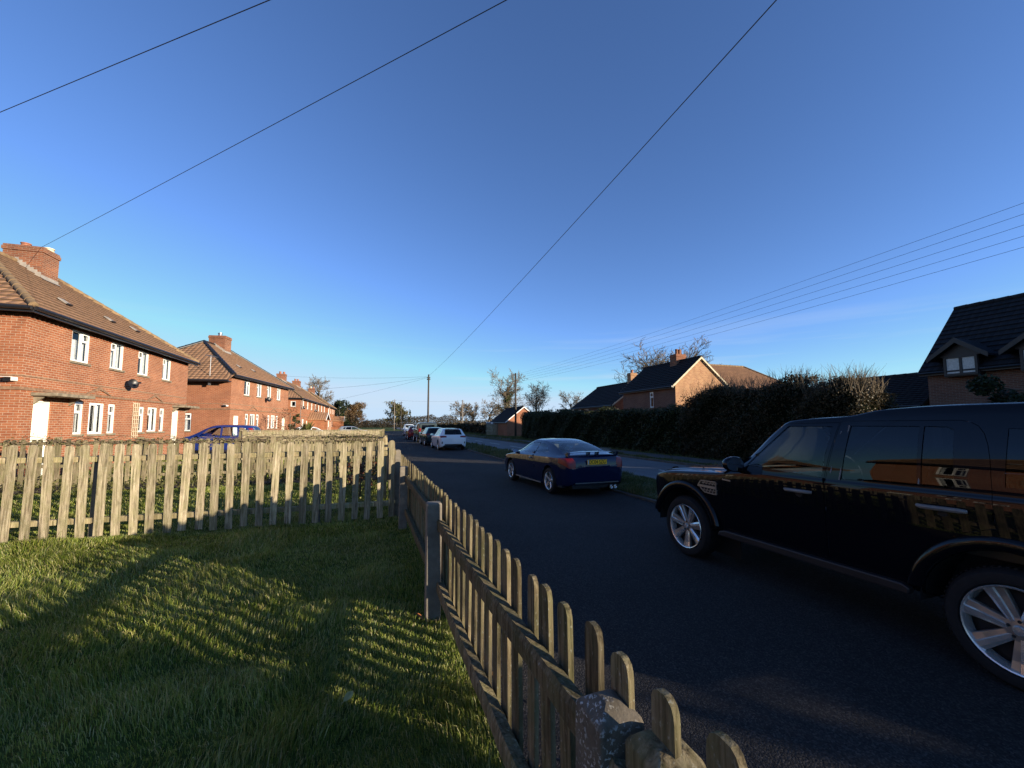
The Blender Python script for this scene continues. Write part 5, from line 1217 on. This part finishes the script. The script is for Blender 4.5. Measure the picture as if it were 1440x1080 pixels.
def suv_extras(root):
    for s in (1,-1):
        # wheel arch flares
        for yc in (-1.445,1.445):
            mb=MB(); prof=[(.47,.935),(.478,.966),(.50,.978),(.535,.978),(.558,.968),(.568,.945)]
            z0=.47; n=26; vs=[]
            for k in range(n+1):
                for r_,x in prof:
                    a0=math.asin((.49-.388)/r_)if yc<0 else math.asin((.50-.388)/r_); a=math.pi-a0-(math.pi-2*a0)*k/n; vs.append((s*x,yc+r_*math.cos(a),.388+r_*math.sin(a)))
            m_=len(prof); mb.add(vs,[(k*m_+e,k*m_+e+1,(k+1)*m_+e+1,(k+1)*m_+e) for k in range(n) for e in range(m_-1)])
            mb.build('wheel_arch_flare',M['pblack'],root,smooth=True,sharp=50)
        mb=MB(); mb.prism([(-.90,.40),(.90,.40),(.88,.45),(.80,.475),(-.86,.475),(-.91,.45)],lambda u,v,q:(s*q,u,v),.90,.965); mb.build('sill_trim',M['trim'],root,bevel=.012)
        # door frame strips: brushed pillar edges
        for (a,b) in (((-.452,1.20),(-.49,1.672)),((-1.0,1.235),(-1.003,1.67)),((-.375,1.25),(-.43,1.62))):
            mb=MB()
            f=lambda z:.950-(z-1.2)*.25
            mb.tube([(s*f(a[1]),a[0],a[1]),(s*f(b[1]),b[0],b[1])],.006,5); mb.build('pillar_strip',M['dull'],root)
        # side vent
        mb=MB(); x=.953
        out=[(1.155,.955),(1.12,1.0),(.895,1.005),(.885,.865),(.93,.862),(1.06,.868),(1.115,.905)]
        mb.prism(out,lambda u,v,q:(s*q,u,v),x-.01,x+.010,1)
        def bar(a,b,w=.008): 
            d=Vector((b[0]-a[0],b[1]-a[1],0)).normalized(); n_=Vector((-d.y,d.x,0))*w
            mb.prism([(a[0]-n_.x,a[1]-n_.y),(b[0]-n_.x,b[1]-n_.y),(b[0]+n_.x,b[1]+n_.y),(a[0]+n_.x,a[1]+n_.y)],lambda u,v,q:(s*q,u,v),x+.006,x+.020,0)
        for i in range(len(out)): bar(out[i],out[(i+1)%len(out)],.006)
        bar((1.17,.940),(.885,.935),.013)
        for row,(za,zb) in enumerate(((.968,.992),(.875,.915))):
            for k in range(5):
                u=1.085-k*.047-row*.0; bar((u,za),(u-.022,zb),.0045)
            bar((1.10-.02*row,(za+zb)/2),(.90,(za+zb)/2),.003)
        mb.build('side_vent',[M['metal'],M['dark']],root)
        mb=MB(); mb.prism([(.80,1.046),(.69,1.038),(.69,1.052),(.80,1.06)],lambda u,v,q:(s*q,u,v),x,x+.012); mb.build('side_badge',M['metal'],root)
    mb=MB(); mb.prism([(-.93,1.98),(-.86,2.10),(-.6,2.22),(.6,2.22),(.86,2.10),(.93,1.98)],lambda u,v,q:(u,v,q),.42,.66); mb.build('front_bumper',M['pblack'],root,bevel=.05)
    mb=MB(); mb.bb(-.90,.90,-2.62,-2.48,.46,.72); mb.build('rear_bumper',M['pblack'],root,bevel=.05)
    mb=MB(); mb.bb(-.45,.45,2.13,2.20,.72,.92); 
    for k in range(3): mb.bb(-.45,.45,2.20,2.215,.74+k*.06,.77+k*.06)
    mb.build('grille',M['trim'],root)
    # damp mist beads on the bonnet
suv_extras(suv)
# ---------------------------------------------------------------- navy coupe
COUPE=dict(st=[(-2.12,.64,.36,.60,.54,.64,.68),(-2.07,.735,.29,.80,.62,.84,.88),(-1.95,.80,.25,.885,.66,.93,.965),(-1.72,.845,.22,.905,.67,.96,1.0),(-1.3,.868,.20,.90,.63,1.06,1.12),(-.85,.868,.19,.89,.585,1.165,1.235),(-.35,.868,.19,.88,.565,1.225,1.298),(.05,.868,.19,.87,.565,1.22,1.300),(.42,.868,.19,.86,.585,1.135,1.21),(.85,.868,.19,.845,.64,.965,1.035),(1.12,.868,.19,.83,.70,.88,.925),(1.6,.86,.20,.775,.69,.80,.83),(1.98,.80,.22,.67,.6,.69,.715),(2.14,.70,.25,.52,.5,.54,.57),(2.2,.5,.3,.42,.4,.44,.46)],
 paint='pblue',axles=(-1.28,1.28),rt=.315,rr=.215,ra=.365,za=.06,track=.858,tw=.21,rim=(5,.30,.36,.5),W=.865,floor=.24,
 doors=[[(.98,.26),(1.0,.80),(.90,.90),(.42,1.185),(-.10,1.252),(-.30,1.24),(-.37,.9),(-.46,.55),(-.55,.26)]],
 dwins=[([(.80,.925),(.40,1.105),(.08,1.19),(-.245,1.205),(-.31,.935)],'carglass')],bwins=[([(-.375,.94),(-.315,1.205),(-.62,1.175),(-1.02,1.03),(-1.06,.985)],'carglass')],
 handles=[(-.25,.80,.16)],hx=.862,handlem='pblue',wscreen=[(-.60,.93),(.60,.93),(.52,1.20),(-.52,1.20)],wz=.9,wy=.05,rwin=('z',[(-.62,-1.66),(.62,-1.66),(.51,-.78),(-.51,-.78)],lambda c:c.z>.93),rearm='carglass',
 bonnet=[(-.66,1.05),(.66,1.05),(.55,1.98),(-.55,1.98)],
 lamps=[('taillight','y',-1,[(.565,.665),(.72,.67),(.84,.78),(.84,.895),(.60,.90),(.55,.80)],'redlamp',lambda c:c.y<-1.75),('reflector','y',-1,[(.46,.40),(.61,.40),(.61,.47),(.46,.47)],'orange',lambda c:c.y<-1.9),('headlight','y',1,[(.42,.56),(.72,.60),(.74,.74),(.46,.66)],'clearlamp',lambda c:c.y>1.5)],
 seats=[(.36,-.3,.40),(-.36,-.3,.40)],sk=.86,dash=.62,belt_z=.88,mir=(.25,1.12),dm=(.93,.72,.93,.085))
cp=car('coupe','dark blue two door coupe with rear wing and yellow number plate','car',(4.82,10.78,0),R(3.0),COUPE)
def coupe_extras(root):
    mb=MB(); n=14; sec=[]
    for k in range(n+1):
        x=-.70+1.40*k/n; z=1.035-.045*(x/.70)**4; y=-1.98+.10*(x/.70)**2; sec.append([(x,y-.10,z+.006),(x,y-.02,z+.018),(x,y+.07,z+.0),(x,y+.0,z-.012)])
    vs=[p for s_ in sec for p in s_]; mb.add(vs,[(k*4+e,k*4+(e+1)%4,(k+1)*4+(e+1)%4,(k+1)*4+e) for k in range(n) for e in range(4)]+[(0,1,2,3),(n*4+3,n*4+2,n*4+1,n*4)])
    for x in (-.66,.66,-.12,.12): mb.prism([(-1.96,.93),(-1.84,.95),(-1.90,1.03),(-2.0,1.03)],lambda u,v,q:(q,u,v),x-.025,x+.025)
    mb.build('rear_wing',M['pblue'],root,smooth=True,sharp=40)
    mb=MB(); mb.bb(-.26,.26,-2.142,-2.122,.75,.862); p=mb.build('number_plate',M['plate'],root)
    text_mesh('DC04 SZG',.105,M['ink'],p,(0,-2.1435,.806),(math.pi/2,0,0),wscale=.95)
    mb=MB(); mb.bb(-.255,-.228,-2.1445,-2.1425,.757,.855); mb.build('plate_band',M['clearlamp'],p)
    mb=MB(); mb.bb(-.30,.30,-2.118,-2.05,.705,.745); mb.build('plate_garnish',M['dull'],root,bevel=.008)
    mb=MB()
    for s in (-1,1): mb.bb(s*.47-.10,s*.47+.10,-2.12,-2.06,.690,.715)
    mb.build('reversing_lamp_strip',M['chrome'],root)
    mb=MB(); mb.bb(-.58,.58,-2.145,-2.10,.325,.337); mb.build('bumper_crease',M['dull'],root)
    for x in (.36,.47):
        mb=MB(); mb.lathe([(.04,-2.16),(.044,-2.17),(.036,-2.17),(.034,-2.0)],14,lambda a,b,h:(x+a,h,.225+b)); mb.build('exhaust_pipe',M['chrome'],root,smooth=True)
    mb=MB(); mb.bb(-.62,.62,-2.06,-1.75,.20,.26); mb.build('rear_valance',M['dark'],root)
    for s in (-1,1):
        mb=MB(); mb.lathe([(.001,.012),(.04,.01),(.052,0)],14,lambda a,b,h:(s*.645+a,-2.06-h,.735+b)); mb.build('indicator_lamp',M['clearlamp'],root,smooth=True)
        mb=MB(); mb.prism([(-.86,.205),(.86,.205),(.84,.235),(-.84,.235)],lambda u,v,q:(s*q,u,v),.852,.868); mb.build('sill_trim',M['dull'],root)
coupe_extras(cp)
# ---------------------------------------------------------------- hatchbacks and people carriers
HST=[(-2.14,.70,.36,.62,.58,.68,.72),(-2.08,.83,.27,.86,.66,.93,.97),(-1.97,.87,.23,.93,.66,1.07,1.12),(-1.72,.885,.2,.945,.64,1.30,1.365),(-1.5,.893,.19,.94,.635,1.345,1.41),(-.8,.895,.18,.925,.625,1.375,1.44),(-.1,.895,.18,.91,.625,1.365,1.435),(.3,.895,.18,.90,.64,1.27,1.34),(.7,.895,.18,.885,.68,1.07,1.14),(.98,.895,.18,.87,.72,.96,1.01),(1.25,.89,.19,.85,.74,.90,.945),(1.8,.86,.2,.77,.68,.81,.84),(2.05,.76,.25,.62,.58,.64,.68),(2.14,.6,.3,.5,.46,.52,.54)]
def hatch(paint,det=0,**k):
    d=dict(st=HST,paint=paint,axles=(-1.36,1.36),rt=.325,rr=.23,ra=.375,za=.06,track=.885,tw=.21,rim=(5,.22,.3,.2),W=.89,floor=.24,detail=det,step=.08,
     doors=[[(.95,.27),(.95,.85),(.80,.98),(.28,1.335),(-.28,1.385),(-.32,.27)],[(-.335,.27),(-.295,1.385),(-1.05,1.36),(-1.2,1.0),(-1.08,.72),(-.95,.5),(-.92,.27)]],
     dwins=[([(.75,.955),(.29,1.265),(-.24,1.325),(-.27,.95)],'carglass'),([(-.36,.955),(-.34,1.325),(-.98,1.30),(-1.12,1.0)],'privacy')],bwins=[([(-1.22,1.02),(-1.1,1.29),(-1.35,1.26),(-1.5,1.08)],'privacy')],
     handles=[(-.15,.82,.18),(-.98,.84,.18)],hx=.888,handlem=paint,wscreen=[(-.62,1.0),(.62,1.0),(.57,1.33),(-.57,1.33)],wz=.93,wy=.15,
     rwin=('y',[(-.57,1.02),(.57,1.02),(.50,1.335),(-.50,1.335)],lambda c:c.y<-1.5 and c.z>.98),
     lamps=[('taillight','y',-1,[(.44,.85),(.83,.83),(.86,.95),(.46,.955)],'redlamp',lambda c:c.y<-1.8),('headlight','y',1,[(.40,.60),(.74,.66),(.76,.78),(.46,.70)],'clearlamp',lambda c:c.y>1.5),('bumper_slot','y',-1,[(.62,.44),(.78,.46),(.74,.58),(.70,.58)],'dark',lambda c:c.y<-1.85)],
     panels=[('bumper_diffuser','y',-1,[(-.62,.20),(.62,.20),(.56,.42),(-.56,.42)],'black',lambda c:c.y<-1.9)],
     seats=[(.38,-.2,.55),(-.38,-.2,.55)],dash=.62,belt_z=.9,mir=(.2,1.2),dm=(.97,.70,.99,.095)); d.update(k); return d
def plate(root,y,z,m='platew',w=.26):
    mb=MB(); mb.bb(-w,w,y-.012,y+.02,z-.055,z+.055); return mb.build('number_plate',M[m],root)
wc=car('hatchback','white hatchback with a dark rear window parked beyond the blue coupe','car',(4.72,28.9,0),R(1.5),hatch('pwhite',0)); plate(wc,-2.09,.80)
mb=MB(); mb.bb(-.47,.47,-1.80,-1.52,1.385,1.42); mb.build('roof_spoiler',M['pwhite'],wc,bevel=.012)
g=car('hatchback','small dark teal hatchback parked ahead of the white hatchback','car',(4.45,34.9,0),R(2),hatch('pgreen'),scale=(.94,.94,1.02)); plate(g,-2.09,.80,'plate')
s2=dict(SUV); s2.update(paint='pgrey',detail=0,step=.09,handlem='dull')
car('people_carrier','tall grey green van like car in the middle of the parked row','car',(4.55,41.6,0),R(1),s2,scale=(.98,.98,1.02))
g=car('hatchback','red car half hidden behind the tall grey green car','car',(4.15,49.0,0),R(1),hatch('pred'),scale=(.98,.98,1.08)); plate(g,-2.09,.80,'plate')
MST=[(-2.0,.72,.38,.70,.60,.80,.84),(-1.96,.84,.30,.96,.66,1.12,1.16),(-1.86,.865,.26,1.0,.665,1.40,1.45),(-1.72,.875,.24,1.0,.66,1.52,1.585),(-1.3,.88,.2,.99,.655,1.575,1.64),(-.5,.88,.2,.975,.65,1.585,1.655),(.1,.88,.2,.96,.65,1.55,1.625),(.5,.88,.2,.945,.67,1.40,1.47),(.95,.88,.2,.92,.70,1.14,1.21),(1.3,.875,.2,.90,.72,.98,1.03),(1.75,.85,.22,.82,.68,.86,.9),(1.98,.76,.26,.66,.58,.68,.72),(2.05,.6,.3,.52,.46,.54,.56)]
def mpv(paint,**k):
    return hatch(paint,st=MST,axles=(-1.3,1.32),
     doors=[[(.95,.27),(.95,.95),(.84,1.05),(.35,1.5),(-.28,1.575),(-.32,.27)],[(-.335,.27),(-.295,1.575),(-1.12,1.56),(-1.2,1.05),(-1.02,.72),(-.89,.5),(-.86,.27)]],
     dwins=[([(.80,1.02),(.36,1.42),(-.24,1.51),(-.27,1.0)],'carglass'),([(-.36,1.0),(-.34,1.51),(-1.05,1.49),(-1.13,1.03)],'carglass')],bwins=[([(-1.24,1.05),(-1.18,1.48),(-1.55,1.44),(-1.66,1.1)],'carglass')],
     wscreen=[(-.62,1.12),(.62,1.12),(.58,1.53),(-.58,1.53)],wz=1.0,wy=.2,rwin=('y',[(-.56,1.08),(.56,1.08),(.52,1.5),(-.52,1.5)],lambda c:c.y<-1.65 and c.z>1.0),rearm='carglass',
     lamps=[('taillight','y',-1,[(.63,.95),(.88,.95),(.86,1.45),(.64,1.45)],'redlamp',lambda c:c.y<-1.55),('headlight','y',1,[(.42,.66),(.74,.70),(.78,.86),(.48,.80)],'clearlamp',lambda c:c.y>1.4)],**k)
car('people_carrier','bright blue people carrier with red tail lamp in the drive beside the nearest house','car',(-8.75,28.7,.02),math.pi/2-R(3),mpv('pbright'),group='cars parked by the houses')
r_=car('people_carrier','far white van like car facing down the road at the head of the parked row','car',(4.75,64.8,0),math.pi,mpv('pwhite'),scale=(.95,.95,1.05),group='cars parked along the service road')
car('hatchback','white car parked nose out in front of the orange brick terrace','car',(-6.9,52.5,0),-R(75),hatch('pwhite'),group='cars parked by the houses')
car('hatchback','silver grey car parked in the far front garden by the spiky plant','car',(-3.3,66,0),-R(80),hatch('psilver'),group='cars parked by the houses')
s3=dict(SUV); s3.update(paint='psilver',detail=0,step=.09)
car('off_roader','unseen silver off roader added behind the black one to shade lawn and fence','off-road car',(4.75,-5.15,0),math.pi,s3)  # added out of frame, turned tail first for a boxy shadow edge
# ================================================================ poles, wires, sign
def pole(label,x,y,h,m,arm=None,r=.14,lean=(0,0)):
    root=thing('telegraph_pole',label,'pole',(x,y,0),0,'telegraph poles'); mb=MB(); mb.tube([(0,0,-.3),(lean[0]*.5,lean[1]*.5,h*.5),(lean[0],lean[1],h)],[r,r*.88,r*.72],10); mb.build('shaft',M[m],root,smooth=True)
    mb=MB()
    if arm=='ring':
        mb.box((0,0,h-.45),(.42,.42,.10)); mb.lathe([(.001,.0),(.24,0),(.24,.14),(.001,.2)],12,lambda a,b,hh:(a,b,h-.75+hh)); mb.build('terminal_box',M['polewood'],root)
    elif arm=='side':
        for k in range(5):
            z=h-.15-k*.28; mb.tube([(.08,0,z),(.34,-.02,z),(.34,-.02,z+.10)],.014,5); mb.lathe([(.001,.14),(.045,.12),(.055,.06),(.03,0)],8,lambda a,b,hh,z=z:(.34+a,-.02+b,z+.03+hh))
        mb.build('insulator_bracket',M['dull'],root)
    else: mb.box((0,0,h-.3),(.9,.08,.08)); mb.build('crossarm',M['polewood'],root)
    return root
pole('tall dark telegraph pole on the verge beyond the parked cars, wires fanning from its top',6.76,58,8.65,'polewood','ring')
pole('dark telegraph pole beside the red outbuilding carrying the bundle of wires',17.94,53.2,8.7,'polewood','side',.15)
pole('pale distant pole on the right above the far hedge',22.0,110,8.3,'polegrey','x',.17)
pole('left of two slim distant poles by the olive tree',5.0,128,9.2,'polegrey','x',.13)
pole('right of two slim distant poles by the olive tree',6.4,118,8.0,'polewood','x',.13)
def wire(label,a,b,sag,r=.011,group=None,n=40):
    a=Vector(a);b=Vector(b); pts=[a.lerp(b,k/n)-Vector((0,0,4*sag*(k/n)*(1-k/n))) for k in range(n+1)]
    mb=MB(); mb.tube(pts,r,5); return tag(mb.build('overhead_wire',M['wire'],smooth=True),label,'wire',group)
wire('long wire sweeping from the tall verge pole up over the road to the top edge',(6.76,58,8.45),(4.79,-.7,7.35),.35,.0085)
wire('wire rising from the nearest chimney across the sky',(-13.2,21.35,8.75),(9.6,-4.25,6.6),.05,.0065)
wire('wire crossing the top left corner of the sky',(7.4,-1.1,6.85),(-13.8,15.6,8.2),.0,.0065)
for k in range(5):
    z=8.6-.15-k*.28+.17
    wire(['topmost','second','middle','fourth','lowest'][k]+' of the five wires running from the outbuilding pole over the gabled houses',(18.28,53.18,z),(19.0,-6,8.95-k*.36),.55,.0062,'five parallel wires on the right')
wire('thin wire from the verge pole to the terrace chimneys',(6.76,58,8.35),(-12.5,66,8.6),.25,.010,'service wires to the houses')
wire('thin wire from the verge pole down to the second house',(6.76,58,8.3),(-8.0,44.0,4.9),.25,.010,'service wires to the houses')
wire('thin wire from the verge pole down towards the far gardens',(6.76,58,8.25),(-9.0,70.5,4.9),.2,.010,'service wires to the houses')
wire('distant wire linking the two far pole tops',(5.4,128,9.0),(22.0,110,8.1),.35,.012)
# village sign board
sg=thing('road_sign','white two post road sign with upper board and lower plate by far verge','sign',(17.0,63.3,.05),R(-8))
for x in (-.30,.30):
    mb=MB(); mb.bb(x-.04,x+.04,-.04,.04,-.2,1.0 if x<0 else 2.05); mb.build('post',M['white'],sg)
mb=MB(); mb.bb(-.55,.85,-.055,-.041,1.30,2.0); mb.build('upper_board',M['dull'],sg)
mb=MB(); mb.bb(-.55,.85,-.075,-.056,1.93,2.02); mb.bb(-.55,-.49,-.075,-.056,1.30,1.93); mb.bb(-.55,.3,-.075,-.056,1.30,1.36); mb.bb(.22,.85,-.075,-.0565,1.72,1.93); mb.build('board_frame',M['white'],sg)
mb=MB(); mb.bb(-.58,.5,-.065,-.041,.52,.80); mb.build('lower_plate',M['white'],sg)
# wooden garden gate panel by the outbuilding
gt=thing('garden_gate','tan wooden gate panel beside the red outbuilding','gate',(16.6,60.5,.05),R(-10))
mb=MB()
for k in range(9): mb.bb(-.7+k*.16,-.55+k*.16,-.01,.01,.08,1.65)
mb.build('board_panel',M['wood'],gt)
for x in (-.8,.86):
    mb=MB(); mb.bb(x-.07,x+.07,-.06,.06,-.2,1.8); mb.build('post',M['wood_old'],gt)
# dead leaves and grit that gather along the kerb and the fence foot
rs=np.random.RandomState(51); n=700; e=rs.rand(n)<.6
C=np.stack([np.where(e,5.69-np.abs(rs.normal(0,.10,n)),.76+np.abs(rs.normal(0,.10,n))),rs.uniform(.8,34,n)**1.0,np.full(n,.012)],1)
tag(leafquads('leaf_litter',C,.035,M['rust'],None,rs),'scattered dead leaves along the road edges','leaf litter',kind='stuff')
